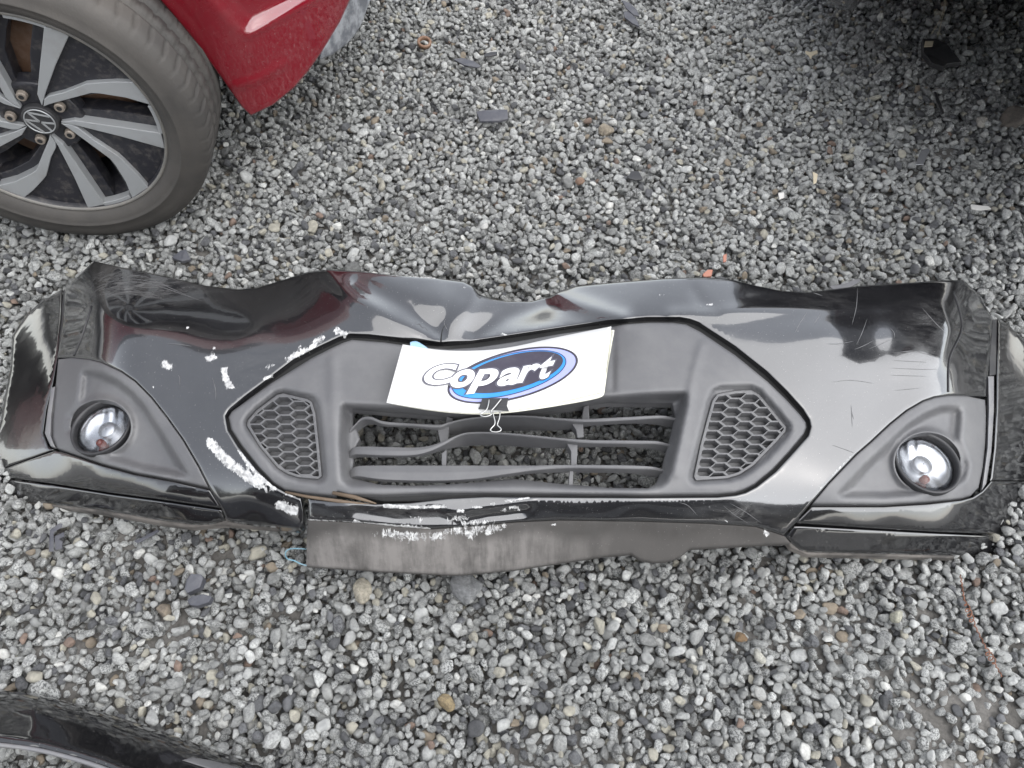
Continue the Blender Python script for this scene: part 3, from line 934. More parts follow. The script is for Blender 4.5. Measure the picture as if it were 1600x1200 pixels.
def clip_convex(poly, conv):
    """Sutherland-Hodgman against a convex outline"""
    c = hull(conv)
    area = (c[:, 0] * np.roll(c[:, 1], -1) - np.roll(c[:, 0], -1) * c[:, 1]).sum()
    if area < 0: c = c[::-1]
    out = [tuple(p) for p in poly]
    for i in range(len(c)):
        a, b_ = c[i], c[(i + 1) % len(c)]
        inp, out = out, []
        if not inp: return []
        sd = lambda q: (b_[0] - a[0]) * (q[1] - a[1]) - (b_[1] - a[1]) * (q[0] - a[0])
        for j in range(len(inp)):
            p, q = inp[j - 1], inp[j]
            sp, sq = sd(p), sd(q)
            if (sp >= 0) != (sq >= 0):
                t = sp / (sp - sq)
                out.append((p[0] + (q[0] - p[0]) * t, p[1] + (q[1] - p[1]) * t))
            if sq >= 0: out.append(q)
    return out


def honeycomb(outline, ox, oy, shear, name):
    lo, hi = np.min(outline, 0), np.max(outline, 0)
    inner = shrink(outline, 2.6)
    dx, dy = 23.6, 14.4
    holes = []
    for i in range(-6, 7):
        for j in range(-9, 10):
            cx = ox + i * dx + shear * (j + 0.5 * (i % 2)) * dy
            cy = oy + (j + 0.5 * (i % 2)) * dy
            hx, hy = dx * 2 / 3 - 1.5, dy / 2 - 1.15
            hexa = [(cx - hx, cy), (cx - hx / 2, cy - hy), (cx + hx / 2, cy - hy), (cx + hx, cy), (cx + hx / 2, cy + hy), (cx - hx / 2, cy + hy)]
            q = clip_convex(hexa, inner)
            if len(q) < 3: continue
            a = np.array(q)
            ar = abs((a[:, 0] * np.roll(a[:, 1], -1) - np.roll(a[:, 0], -1) * a[:, 1]).sum()) / 2
            keep = [q[0]]
            for p in q[1:]:
                if math.hypot(p[0] - keep[-1][0], p[1] - keep[-1][1]) > 0.7: keep.append(p)
            if math.hypot(keep[0][0] - keep[-1][0], keep[0][1] - keep[-1][1]) < 0.7: keep.pop()
            if ar > 12 and len(keep) >= 3: holes.append(keep)
    hf = lambda x, y: HB(x, y) - .0135
    web = sheet(name, shrink(outline, -1.5), hf, M['plastic'], bumper, holes=holes, step=30, roll=0.8, drop=.0004, skirt=.013, edge_step=9, smooth=False)
    back = sheet('honeycomb_back', shrink(outline, -4), lambda x, y: HB(x, y) - .0265, M['plastic_shade'], web, step=10, roll=1.5, drop=.0005, skirt=.004)  # darker copy of the web plastic, shade of the cells put into colour
    return web


honeycomb(MESH_L, 447, 670, 0.10, 'honeycomb_insert')
honeycomb(MESH_R, 1160, 680, -0.22, 'honeycomb_insert')


# ------------------------------------------------------------------ slats and struts of the middle opening
def slat(pts, name='slat'):
    """pts: (px, py of the front edge, visible width px of the front face, depth m of the blade, height offset)"""
    a = smooth_line(np.array(pts, float), 7)
    V, F = [], []
    for x, y, w, d, ho in a:
        h = float(HB(np.array([x]), np.array([y]))[0]) - .022 + ho
        t0, t1 = U(x, y, h), U(x, y + w, h - .002)
        b0, b1 = t0.copy(), t1.copy()
        b0[2] -= d; b1[2] -= d
        mid = (t0 + t1) / 2; mid[2] += .0012
        V += [t0, mid, t1, b1, b0]
    n = len(a)
    for i in range(n - 1):
        for k in range(5):
            l = (k + 1) % 5
            F.append((i * 5 + k, (i + 1) * 5 + k, (i + 1) * 5 + l, i * 5 + l))
    F.append((0, 1, 2, 3, 4)); F.append(tuple((n - 1) * 5 + k for k in (4, 3, 2, 1, 0)))
    o = mesh_obj(name, V, F, M['plastic'], bumper, smooth=False)
    bm = bmesh.new(); bm.from_mesh(o.data); bmesh.ops.recalc_face_normals(bm, faces=bm.faces); bm.to_mesh(o.data); bm.free()
    bv = o.modifiers.new('bevel', 'BEVEL'); bv.width = .0012; bv.segments = 2; bv.limit_method = 'ANGLE'
    return o


slat([(546, 672, 4, .014, -.012), (556, 661, 4, .022, -.008), (566, 652, 4.5, .022, -.004), (580, 651, 5, .016, 0), (600, 658, 5, .008, 0), (640, 661, 4.5, .006, 0), (685, 663, 5, .012, 0), (702, 659, 4, .036, 0), (730, 653, 3.5, .048, 0), (775, 649, 3.5, .048, 0),
      (825, 649, 3.5, .044, 0), (875, 653, 4, .034, 0), (920, 654, 5.5, .014, 0), (985, 651, 5.5, .012, 0), (1032, 649, 5, .022, -.004), (1056, 653, 4.5, .026, -.014)])
slat([(545, 706, 10, .010, -.014), (556, 698, 12, .012, -.006), (600, 698, 13.5, .008, 0), (645, 699, 12, .008, 0), (672, 696, 9, .010, 0), (695, 688, 6.5, .018, 0), (716, 679, 4, .034, 0), (735, 675, 3.6, .040, 0), (775, 675, 3.6, .038, 0), (825, 679, 3.8, .036, 0), (875, 684, 4.2, .028, 0),
      (920, 687, 5.5, .014, 0), (985, 688, 5.5, .012, 0), (1025, 689, 5, .020, -.003), (1048, 694, 4.5, .026, -.014)])
slat([(547, 734, 12, .012, -.012), (560, 728, 16, .012, -.004), (600, 727, 22, .010, 0), (675, 727, 24, .010, 0), (740, 727, 21, .010, 0), (790, 727, 14, .010, 0), (835, 727, 8, .012, 0), (880, 726, 6, .016, 0), (930, 726, 6, .016, 0), (985, 727, 6, .016, 0), (1020, 729, 5, .024, -.003), (1042, 735, 4, .03, -.014)])


def strut(q, name='strut', dz=-.031, deep=.02):
    top = [P(x, y, float(HB(np.array([x * 1.]), np.array([y * 1.]))[0]) + dz) for x, y in q]
    return prism(name, top, [v - Vector((0, 0, deep)) for v in top], M['plastic'], bumper, bevel=.001)


strut([(683, 667), (702, 663), (700, 689), (689, 698), (687, 686)])
strut([(690, 708), (698, 702), (697, 728), (690, 728)])
strut([(698, 650), (708, 654), (706, 662), (696, 662)])
strut([(890, 656), (911, 656), (912, 683), (902, 684), (900, 672)])
strut([(883, 688), (903, 688), (901, 728), (892, 728), (892, 705)])
strut([(890, 732), (896, 732), (895, 760), (888, 760)])
strut([(912, 635), (920, 633), (921, 655), (909, 655)])
# split fibre strips in the tear below the grille
tube('torn_strip', U([446, 480, 530, 590], [769, 776, 783, 790], HB(np.array([446., 480, 530, 590]), np.array([769., 776, 783, 790])) - .002), [.002, .0025, .003, .001], M['brown_strip'], bumper)
tube('torn_strip', U([520, 555, 588], [770, 777, 787], HB(np.array([520., 555, 588]), np.array([770., 777, 787])) - .004), [.003, .0035, .0012], M['brown_strip'], bumper)

# ------------------------------------------------------------------ fog lamp bezels and lamps
DISH_L = [(123, 600), (125, 582), (131, 577), (140, 576), (160, 580), (187, 592), (212, 612), (232, 635), (250, 664), (270, 697), (297, 742), (296, 748), (275, 747), (225, 737), (175, 722), (140, 710), (112, 695), (100, 675), (102, 648), (119, 628), (122, 613)]
DISH_R = [(1505, 640), (1503, 634), (1490, 632), (1469, 633), (1442, 644), (1416, 661), (1381, 694), (1348, 725), (1306, 772), (1312, 780), (1381, 781), (1447, 776), (1490, 766), (1511, 750), (1517, 727), (1510, 703), (1502, 685), (1505, 655)]
BEZ_L = BEZ_L_TOP + [(272, 751), (212, 740), (160, 726), (105, 707), (88, 701), (81, 686), (81, 660), (85, 610)]
BEZ_L[0] = (90, 561)
BEZ_R = [(1540, 624)] + BEZ_R_TOP[1:-1] + [(1268, 789), (1381, 790), (1447, 786), (1502, 780), (1518, 775), (1530, 762), (1537, 731), (1541, 687), (1542, 650)]
BEZ_L, BEZ_R = shrink(BEZ_L, 1.2), shrink(BEZ_R, 1.2)


def lathe(name, prof, c, mat, parent, seg=48, axis_tilt=(0, 0), flute=None, close=False):
    ax = Vector((axis_tilt[0], axis_tilt[1], 1)).normalized()
    e1 = ax.cross(Vector((0, 1, 0))).normalized(); e2 = ax.cross(e1)
    V, F = [], []
    for r, z in prof:
        for k in range(seg):
            w = 2 * math.pi * k / seg
            rr, zz = r, z
            if flute: zz = z + flute(r, w)
            V.append(Vector(c) + (e1 * math.cos(w) + e2 * math.sin(w)) * rr + ax * zz)
    for i in range(len(prof) - 1):
        for k in range(seg):
            l = (k + 1) % seg
            F.append((i * seg + k, i * seg + l, (i + 1) * seg + l, (i + 1) * seg + k))
    if close: F.append(tuple((len(prof) - 1) * seg + k for k in range(seg)))
    o = mesh_obj(name, [tuple(v) for v in V], F, mat, parent)
    bm = bmesh.new(); bm.from_mesh(o.data); bmesh.ops.recalc_face_normals(bm, faces=bm.faces); bm.to_mesh(o.data); bm.free()
    return o


def fog_lamp(px, py, rp, bez, dish, tilt, depth):
    circ = [(px + rp * math.cos(a), py + rp * .90 * math.sin(a)) for a in np.linspace(0, 2 * math.pi, 40, endpoint=False)]

    def hf(x, y):
        p = np.stack([np.asarray(x, float).ravel(), np.asarray(y, float).ravel()], 1)
        h = HB(p[:, 0], p[:, 1]) - .003
        ins = inside(p, dish)
        h[ins] -= depth * sstep(seg_dist(p[ins], dish) / 15.0) ** .85
        h += .010 * np.exp(-(np.maximum(np.hypot(p[:, 0] - px, (p[:, 1] - py) / .9) - rp, 0) / 6.0) ** 2)
        return h.reshape(np.shape(x))
    bz = sheet('fog_lamp_bezel', bez, hf, M['plastic'], bumper, holes=[circ], step=5, roll=3.5, drop=.003, skirt=.012, edge_step=3)
    hc = float(hf(np.array([px + rp]), np.array([py]))[0]) * .5 + float(hf(np.array([px - rp]), np.array([py]))[0]) * .5
    hc += .007
    c = P(px, py, hc)
    R = rp * (CAM_H - hc) / (SP + (py - 600) / FPX * CP) / FPX
    ring = lathe('fog_lamp', [(R * 1.04, -.010), (R * 1.05, .000), (R * 1.02, .003), (R * .96, .0025), (R * .93, -.002), (R * .915, -.008), (R * .89, -.012)], c, M['plastic_dark'], bumper, axis_tilt=tilt)
    rr = R * .89
    lathe('reflector', [(rr, -.009), (rr * .93, -.0125), (rr * .80, -.016), (rr * .62, -.019), (rr * .40, -.021), (rr * .2, -.022), (.001, -.022)], c, M['chrome'], ring, seg=60, axis_tilt=tilt,
          flute=lambda r, w: .0009 * math.sin(r / rr * math.cos(w) * 15) * (r < rr * .95))
    lathe('bulb_shield', [(.001, -.012), (rr * .30, -.0125), (rr * .34, -.015), (rr * .34, -.022)], c + Vector((.001, .002, 0)), M['lampcap'], ring, seg=32, axis_tilt=tilt)
    lathe('bulb', [(.0005, -.008), (rr * .10, -.0095), (rr * .15, -.013), (rr * .15, -.03)], c + Vector((rr * -.06, -rr * .52, 0)), M['bulb_red'], ring, seg=20, axis_tilt=tilt)
    lathe('lens', [(rr * 1.01, -.008), (rr * .93, -.0035), (rr * .75, .0005), (rr * .5, .003), (rr * .25, .0042), (.0004, .0046)], c, M['lens'], ring, seg=48, axis_tilt=tilt)


fog_lamp(158, 667, 46.5, BEZ_L, DISH_L, (-.10, -.05), .022)
fog_lamp(1449, 722, 51.0, BEZ_R, DISH_R, (.08, -.05), .022)

# hair-line scratches and scuffs in the paint
SCR = [[(1340, 450), (1338, 480), (1331, 508)], [(1355, 498), (1347, 520), (1338, 539)], [(1358, 545), (1375, 538), (1391, 530)], [(1335, 546), (1350, 540), (1365, 532)], [(1292, 537), (1312, 537), (1334, 533)],
       [(1300, 597), (1330, 594), (1366, 599)], [(1300, 695), (1320, 702), (1336, 708)], [(1395, 552), (1430, 549), (1476, 561)], [(1391, 512), (1397, 520), (1398, 528)], [(1330, 632), (1331, 650), (1332, 668)], [(1262, 487), (1250, 505), (1242, 520)],
       [(1283, 490), (1272, 506)], [(278, 585), (281, 592), (280, 606)], [(332, 590), (337, 610), (337, 625)], [(262, 537), (280, 538), (300, 541)], [(160, 446), (190, 434), (218, 431), (250, 440)], [(170, 452), (205, 440), (250, 448), (285, 460), (318, 471)],
       [(200, 434), (235, 440), (270, 448)], [(228, 432), (260, 447), (300, 465)], [(1440, 480), (1462, 505), (1478, 520)], [(1395, 563), (1450, 566)], [(1392, 575), (1440, 577), (1466, 577)], [(1390, 586), (1450, 588)], [(1330, 640), (1334, 655)], [(1398, 610), (1440, 606)], [(1270, 457), (1285, 462)],
       [(1060, 768 + 17), (1075, 790), (1090, 806)], [(1130, 790), (1150, 806), (1170, 818)], [(1140, 786), (1165, 800), (1190, 818)], [(700, 517), (694, 505), (697, 498)]]
SV, SF = [], []
for line in SCR:
    l = smooth_line(line, 5)
    tn = np.gradient(l, axis=0); tn /= np.linalg.norm(tn, axis=1)[:, None] + 1e-9
    nn = np.stack([-tn[:, 1], tn[:, 0]], 1)
    wv = .42 * np.sin(np.linspace(.05, math.pi - .05, len(l)))[:, None]
    a, c_ = l + nn * wv, l - nn * wv
    b0 = len(SV)
    for q in (a, c_):
        SV += U(q[:, 0], q[:, 1], HB(q[:, 0], q[:, 1]) + .0004).tolist()
    k = len(l)
    SF += [(b0 + i, b0 + k + i, b0 + k + i + 1, b0 + i + 1) for i in range(k - 1)]
M['scratch'] = dusty('scratch', (0.085, 0.085, 0.088), (0.18, 0.18, 0.18), rough=0.6, scale=60, amount=(.3, .7))
scr = mesh_obj('scratch_marks', SV, SF, M['scratch'], bumper)
scr['kind'] = 'stuff'
# crack that runs up from the grille
l = smooth_line([(689, 534), (690, 522), (693, 512), (698, 506)], 5)
tube('crack', U(l[:, 0], l[:, 1], HB(l[:, 0], l[:, 1]) - .0002), np.linspace(.0016, .0004, len(l)), M['black'], bumper)

# ================================================================== the placard clipped on the grille
SG_T = smooth_line([(629, 538), (690, 547), (750, 547.5), (800, 542), (870, 527), (955, 510)], 8)
SG_B = smooth_line([(604, 629), (680, 640.5), (745, 645), (800, 641), (870, 629), (942, 612)], 8)


def hsheet(x):
    return .226 + .030 * ((np.asarray(x, float) - 780) / 170) ** 2


def strip_mesh(name, T, B, lift, mat, parent, thick=.0012, drop_b=0.0):
    n = len(T); m_ = 7
    V, F = [], []
    for j in range(m_):
        t = j / (m_ - 1)
        q = T * (1 - t) + B * t
        V += U(q[:, 0], q[:, 1], hsheet(q[:, 0]) + lift - drop_b * t).tolist()
    for j in range(m_ - 1):
        for i in range(n - 1):
            F.append((j * n + i, (j + 1) * n + i, (j + 1) * n + i + 1, j * n + i + 1))
    o = mesh_obj(name, V, F, mat, parent)
    md = o.modifiers.new('thickness', 'SOLIDIFY'); md.thickness = thick; md.offset = -1
    return o


placard = thing('auction_placard', P(780, 600, .20), 'bent white placard with blue oval logo clipped to the black bumper grille', 'placard')
front = strip_mesh('front_sheet', SG_T, SG_B, 0, M['white_sheet'], placard)
T2 = smooth_line([(632, 541), (690, 549), (750, 549), (800, 544), (870, 530), (952, 516), (957, 519)], 8)
B2 = smooth_line([(612, 631), (680, 642), (745, 647), (800, 644), (870, 634), (933, 622), (944, 614)], 8)
strip_mesh('rear_sheet', T2, B2, -.0035, M['cream_edge'], placard)
T3 = smooth_line([(641, 534.5), (650, 533), (660, 538), (670, 545)], 6)
B3 = smooth_line([(641, 545), (650, 546), (660, 549), (670, 550)], 6)
M['pale_blue'] = dusty('pale_blue_print', (0.22, 0.36, 0.50), (0.4, 0.45, 0.5), rough=0.45, scale=60)
strip_mesh('curled_corner', T3, B3, -.002, M['pale_blue'], placard)


def flat_on_sheet(name, poly2, lift, mat, fill=None):
    """poly2: (n,2) plan points of a flat print; fill: faces (triangles) or None for a fan round the centre"""
    p = np.asarray(poly2, float)
    V = U(p[:, 0], p[:, 1], hsheet(p[:, 0]) + lift)
    return mesh_obj(name, V, fill, mat, placard)


def ellipse(name, cx, cy, a, b_, ang, lift, mat):
    n, rings = 72, 7
    pts = [(cx, cy)]
    for r in range(1, rings + 1):
        for k in range(n):
            w = 2 * math.pi * k / n
            x, y = a * r / rings * math.cos(w), b_ * r / rings * math.sin(w)
            pts.append((cx + x * math.cos(ang) - y * math.sin(ang), cy + x * math.sin(ang) + y * math.cos(ang)))
    F = [(0, 1 + (k + 1) % n, 1 + k) for k in range(n)]
    for r in range(rings - 1):
        for k in range(n):
            F.append((1 + r * n + k, 1 + r * n + (k + 1) % n, 1 + (r + 1) * n + (k + 1) % n, 1 + (r + 1) * n + k))
    return flat_on_sheet(name, pts, lift, mat, F)


TILT = math.radians(-14.5)
ellipse('logo_ring', 801, 586, 105, 37.5, TILT, .0005, M['navy'])
ellipse('logo_ring', 801, 586, 101.3, 34.4, TILT, .0010, M['lavender'])
ellipse('logo_ring', 795.5, 585.0, 92, 31.6, TILT, .0015, M['navy'])
ellipse('logo_ring', 795.5, 585.0, 90.6, 30.4, TILT, .0020, M['blue'])
ellipse('logo_ring', 800, 581.5, 82, 26.5, TILT, .0025, M['navy'])


def glyph(ch, offset):
    cu = bpy.data.curves.new('glyph', 'FONT')
    cu.body = ch; cu.offset = offset; cu.resolution_u = 6; cu.fill_mode = 'FRONT'
    ob = bpy.data.objects.new('glyph', cu)
    COL.objects.link(ob)
    dg = bpy.context.evaluated_depsgraph_get()
    dg.update()
    me = bpy.data.meshes.new_from_object(ob.evaluated_get(dg))
    v = np.array([tuple(q.co)[:2] for q in me.vertices])
    f = [list(p.vertices) for p in me.polygons]
    bpy.data.objects.remove(ob); bpy.data.curves.remove(cu); bpy.data.meshes.remove(me)
    return v, f


zs = lambda x, y: (590 + x / 4.0, 500 + y / 4.0)
LET = [('C', [(325, 284), (484, 272), (450, 398), (283, 408)]), ('o', [(482, 316), (606, 304), (580, 416), (450, 426)]), ('p', [(632, 312), (754, 298), (706, 446), (572, 462)]),
       ('a', [(778, 306), (898, 290), (878, 398), (752, 416)]), ('r', [(908, 288), (1010, 268), (972, 382), (878, 394)]), ('t', [(1024, 240), (1112, 222), (1066, 362), (1000, 376)])]
for ch, q in LET:
    q = np.array([zs(*c) for c in q])
    q = q.mean(0) + (q - q.mean(0)) * np.array([1.13, 1.03])
    q[:2, 0] += 2.6; q[2:, 0] -= 1.6
    v0, f0 = glyph(ch, .036)
    lo, hi = v0.min(0), v0.max(0)
    v1, f1 = glyph(ch, .078)
    for v, f, lift, mt in ((v1, f1, .0030, M['outline_grey']), (v0, f0, .0035, M['letter'])):
        s = ((v - lo) / (hi - lo))
        s0, t0 = s[:, :1], 1 - s[:, 1:]
        p = (q[0] * (1 - s0) + q[1] * s0) * (1 - t0) + (q[3] * (1 - s0) + q[2] * s0) * t0
        flat_on_sheet('letter', p, lift, mt, [list(g) for g in f])

# binder clip
clip = thing('binder_clip', P(770, 640, .21), 'small black binder clip with silver wire handles on the placard lower edge', 'clip')
def cl(pts, h): return [P(*zs(x, y), h) for x, y in pts]
prism('clip_body', cl([(654, 491), (818, 486), (808, 538), (636, 541)], .2345) + [], cl([(654, 491), (818, 486), (808, 538), (636, 541)], .2315), M['plastic_dark'], clip, bevel=.0006)
prism('clip_spine', cl([(637, 538), (808, 535), (822, 570), (628, 556)], .2350), cl([(637, 538), (808, 535), (822, 572), (628, 558)], .2180), M['plastic_dark'], clip, bevel=.001)
h1 = smooth_line([(697, 498), (688, 545), (672, 570), (645, 588), (650, 600), (680, 603), (712, 590), (708, 572), (735, 540), (774, 492)], 5)
tube('wire_handle', [P(*zs(x, y), .2385) for x, y in h1], .0011, M['steel'], clip)
h2 = smooth_line([(724, 575), (724, 595), (733, 630), (730, 655), (712, 675), (705, 688), (718, 698), (745, 700), (768, 692), (770, 678), (750, 658), (752, 640), (762, 610), (765, 575)], 5)
tube('wire_handle', [P(*zs(x, y), .2300 - .00004 * (y - 575)) for x, y in h2], .0011, M['steel'], clip)

# ================================================================== red car: wheel, rear bumper corner, side, underbody
YAW = math.radians(-4.5)
NV = np.array([math.sin(YAW), math.cos(YAW), 0.0])        # away from the camera, square to the wheel
EV = np.array([math.cos(YAW), -math.sin(YAW), 0.0])       # along the car
S_ = CAM_H / 1.32
WD, WA, WZ, RR = 1.3484 * S_, -0.8402 * S_, CAM_H - 1.0031 * S_, 0.235 * S_
red_car = thing('red_car', Vector((EV * WA + NV * WD)), 'red car with a dusty two tone alloy wheel standing behind the black bumper', 'car')


def wp(r, ang, d):
    """point on the wheel: radius in rim radii, angle, metres towards the camera"""
    return Vector(EV * (WA + r * RR * math.cos(ang)) + NV * (WD - d) + np.array([0, 0, WZ + r * RR * math.sin(ang)]))


def wheel_lathe(name, prof, seg, mat, parent, fn=None):
    V, F = [], []
    for i, (r, d) in enumerate(prof):
        for k in range(seg):
            w = 2 * math.pi * k / seg
            rr = fn(i, r, d, w) if fn else r
            V.append(tuple(wp(rr / RR, w, d)))
    for i in range(len(prof) - 1):
        for k in range(seg):
            l = (k + 1) % seg
            F.append((i * seg + k, (i + 1) * seg + k, (i + 1) * seg + l, i * seg + l))
    o = mesh_obj(name, V, F, mat, parent)
    bm = bmesh.new(); bm.from_mesh(o.data); bmesh.ops.recalc_face_normals(bm, faces=bm.faces); bm.to_mesh(o.data); bm.free()
    return o


M['rim_edge'] = dusty('dirty_rim_edge', (0.14, 0.135, 0.125), (0.22, 0.2, 0.17), rough=0.5, scale=30, metallic=0.2)
# rim barrel is the wheel itself; tyre, spokes, hub and bolts are its pieces
wheel = wheel_lathe('wheel', [(RR * 1.015, .001), (RR * 1.012, .006), (RR * .992, .007), (RR * .978, .003), (RR * .965, -.008), (RR * .955, -.02), (RR * .90, -.05), (RR * .86, -.10), (RR * .86, -.19)], 120, M['alloy_dark'], red_car)
wheel_lathe('rim_lip', [(RR * 1.014, .0062), (RR * 1.004, .0085), (RR * .990, .0085), (RR * .979, .0045)], 120, M['rim_edge'], wheel)
TO = WZ + .006
SW = RR * 1.006
tp = [(SW, -.004), (SW, .006), (SW + .006, .014), (SW + .020, .0225), (SW + .026, .0230), (SW + .027, .0245), (SW + .030, .0245), (SW + .031, .0235), (SW + .045, .0225), (SW + .060, .0165), (TO - .007, .006), (TO - .003, -.006), (TO - .0015, -.020),
      (TO - .0005, -.034), (TO - .0005, -.038), (TO - .008, -.040), (TO - .008, -.048), (TO, -.050), (TO, -.076), (TO - .008, -.078), (TO - .008, -.088), (TO, -.090), (TO, -.116), (TO - .008, -.118), (TO - .008, -.128), (TO, -.130), (TO - .002, -.165), (TO - .012, -.180), (SW + .03, -.20), (SW, -.19)]


def tread(i, r, d, w):
    if d < .004 and d > -.035 and r > TO - .012:
        q = (w * 62 / (2 * math.pi) + d * 6) % 1.0
        return r - (.0045 if q < .16 else 0.0)
    if -.13 < d <= -.049 and r > TO - .004:
        q = (w * 62 / (2 * math.pi) - d * 10) % 1.0
        return r - (.004 if q < .14 else 0.0)
    return r


tyre = wheel_lathe('tyre', tp, 496, M['rubber'], wheel, tread)

V_STR = [(.155, -13), (.20, -8), (.27, -4), (.60, -8.8), (.955, -10.5), (.965, -11), (.985, -20.5), (.63, -18.5), (.28, -15), (.24, -15)]
V_BENT = [(.24, -15.5), (.29, -20), (.41, -33), (.63, -40), (.69, -42.5), (.85, -48), (.985, -52), (.985, -65.5), (.82, -58.5), (.65, -50.5), (.59, -47.5), (.36, -40.5), (.21, -27), (.155, -17)]
PANEL = [(.24, -15), (.28, -14), (.63, -17.5), (.985, -19.5), (.99, -30), (.99, -42), (.985, -53.5), (.85, -49), (.69, -42.5), (.63, -40), (.41, -33), (.29, -20)]
FLANK1 = [(.20, -8), (.27, -5.5), (.60, -10), (.955, -12.5), (.95, -5), (.60, 0), (.33, 6), (.22, 4)]
FLANK2 = [(.985, -64.5), (.82, -57), (.65, -49), (.59, -46), (.36, -38.5), (.24, -30), (.26, -42), (.38, -48), (.60, -55), (.80, -63), (.97, -69)]
deg = math.radians


def dface(r):
    return .004 - .008 * (1 - r)                       # spoke face dishes gently towards the hub


for k in range(5):
    rot = 72 * k
    pts = lambda poly, dd: [wp(r, deg(a + rot), dface(r) + dd) for r, a in poly]
    sp = prism('spoke', pts(PANEL, -.010), pts(PANEL, -.034), M['alloy_dark'], wheel)
    for poly in (V_STR, V_BENT):
        prism('spoke_face', pts(poly, .0), pts(poly, -.022), M['alloy'], wheel, bevel=.0012)
    arc_ = [(.985, t) for t in np.linspace(6, -11, 6)] + [(.945, t) for t in np.linspace(-11, 6, 6)]
    prism('spoke_face', pts(arc_, -.001), pts(arc_, -.02), M['alloy'], wheel, bevel=.001)
    for poly, d0 in ((FLANK1, -.020), (FLANK2, -.020)):
        prism('spoke_flank', pts(poly, d0), pts(poly, -.055), M['alloy_dark'], wheel, bevel=.002)
    a = deg(27 + rot)
    arc = [wp(.235 + .055 * math.cos(w) * 1, 0, 0) for w in ()]
    c0 = wp(.235, a, .0)
    ring = lambda rad, d: [wp(.235, a, d) + Vector(EV * rad * math.cos(w)) + Vector((0, 0, rad * math.sin(w))) for w in np.linspace(0, 2 * math.pi, 18, endpoint=False)]
    prism('bolt_well', ring(.0135, -.0105), ring(.0135, -.03), M['black'], wheel)
    b_ = prism('bolt', ring(.0092, -.001), ring(.0102, -.016), M['bolt'], wheel, bevel=.0015)
    prism('bolt_socket', ring(.0048, -.0006), ring(.0048, -.004), M['black'], wheel)
hubr = lambda r, d: [wp(r, w, d) for w in np.linspace(0, 2 * math.pi, 60, endpoint=False)]
prism('hub', hubr(.33, -.0115), hubr(.36, -.04), M['alloy_dark'], wheel, bevel=.004)
cap = prism('hub_cap', hubr(.140, .0015), hubr(.148, -.012), M['plastic_dark'], wheel, bevel=.002)
wheel_lathe('cap_ring', [(RR * .122, .0016), (RR * .121, .0030), (RR * .113, .0030), (RR * .112, .0016)], 60, M['alloy'], wheel)


def emblem_bar(a, b_, w0):
    er = deg(-128)
    f = lambda x, y: (x * math.cos(er) - y * math.sin(er), x * math.sin(er) + y * math.cos(er))
    a, b_ = np.array(f(*a)), np.array(f(*b_))
    t = (b_ - a) / np.linalg.norm(b_ - a); nn = np.array([-t[1], t[0]]) * w0
    q = [a + nn, b_ + nn, b_ - nn, a - nn]
    mk = lambda d: [Vector(EV * (WA + x * RR * .112) + NV * (WD - d) + np.array([0, 0, WZ + y * RR * .112])) for x, y in q]
    prism('emblem_bar', mk(.0030), mk(.0014), M['alloy'], wheel)


for a, b_ in (((-.40, .90), (0, .14)), ((0, .14), (.40, .90)), ((-.86, .48), (-.40, -.90)), ((-.40, -.90), (0, -.02)), ((0, -.02), (.40, -.90)), ((.40, -.90), (.86, .48))):
    emblem_bar(a, b_, .062)
wheel_lathe('brake_disc', [(.05, -.075), (RR * .70, -.075), (RR * .70, -.095), (.05, -.095)], 60, M['rust'], wheel)
wheel_lathe('wheel_back', [(.02, -.150), (RR * .86, -.150)], 60, M['black'], wheel)

# bumper corner behind the wheel: a wall that starts flush with the wheel and turns round the corner
P0 = U(392, 181, .185)
DW, A0 = float(NV @ P0), float(EV @ P0)


def wall(off=0.0, curv=5.0):
    def f(px, py, h):
        px, py, h = np.broadcast_arrays(np.asarray(px, float), np.asarray(py, float), np.asarray(h, float))
        u, v = (px - 800) / FPX, (py - 600) / FPX
        ray = np.stack([u, CP - v * SP, -(SP + v * CP)], -1)
        lo, hi = np.full(px.shape, .3), np.full(px.shape, 4.0)
        for _ in range(46):
            t = (lo + hi) / 2
            a, d = t * (ray @ EV), t * (ray @ NV)
            s = np.maximum(a - A0 + .03, 0)
            g = curv * s ** 2 / (1 + 1.2 * s)
            z = CAM_H + t * ray[..., 2]
            bulge = .05 * np.clip((z - .18) / .5, 0, 1.2) ** 1.3
            big = d - (DW + off + g - h - bulge) > 0
            hi = np.where(big, t, hi); lo = np.where(big, lo, t)
        return ray * t[..., None] + np.array([0, 0, CAM_H])
    return f


TRI = [(322, -8), (387, 61), (520, -12), (420, -60)]


def red_h(x, y):
    p = np.stack([np.asarray(x, float).ravel(), np.asarray(y, float).ravel()], 1)
    h = np.zeros(len(p))
    ins = inside(p, TRI)
    d = seg_dist(p[ins], [(322, -8), (387, 61), (520, -12)], False)
    h[ins] -= .020 * np.clip(d / 26.0, 0, 1)
    d2 = seg_dist(p[ins], [(387, 61), (520, -12)], False)
    h[ins] += .010 * np.exp(-(d2 / 16.0) ** 2) * np.clip(d / 5, 0, 1)
    h += crease(p, [(368, 135), (405, 124), (445, 100)], .004, 5)
    return h


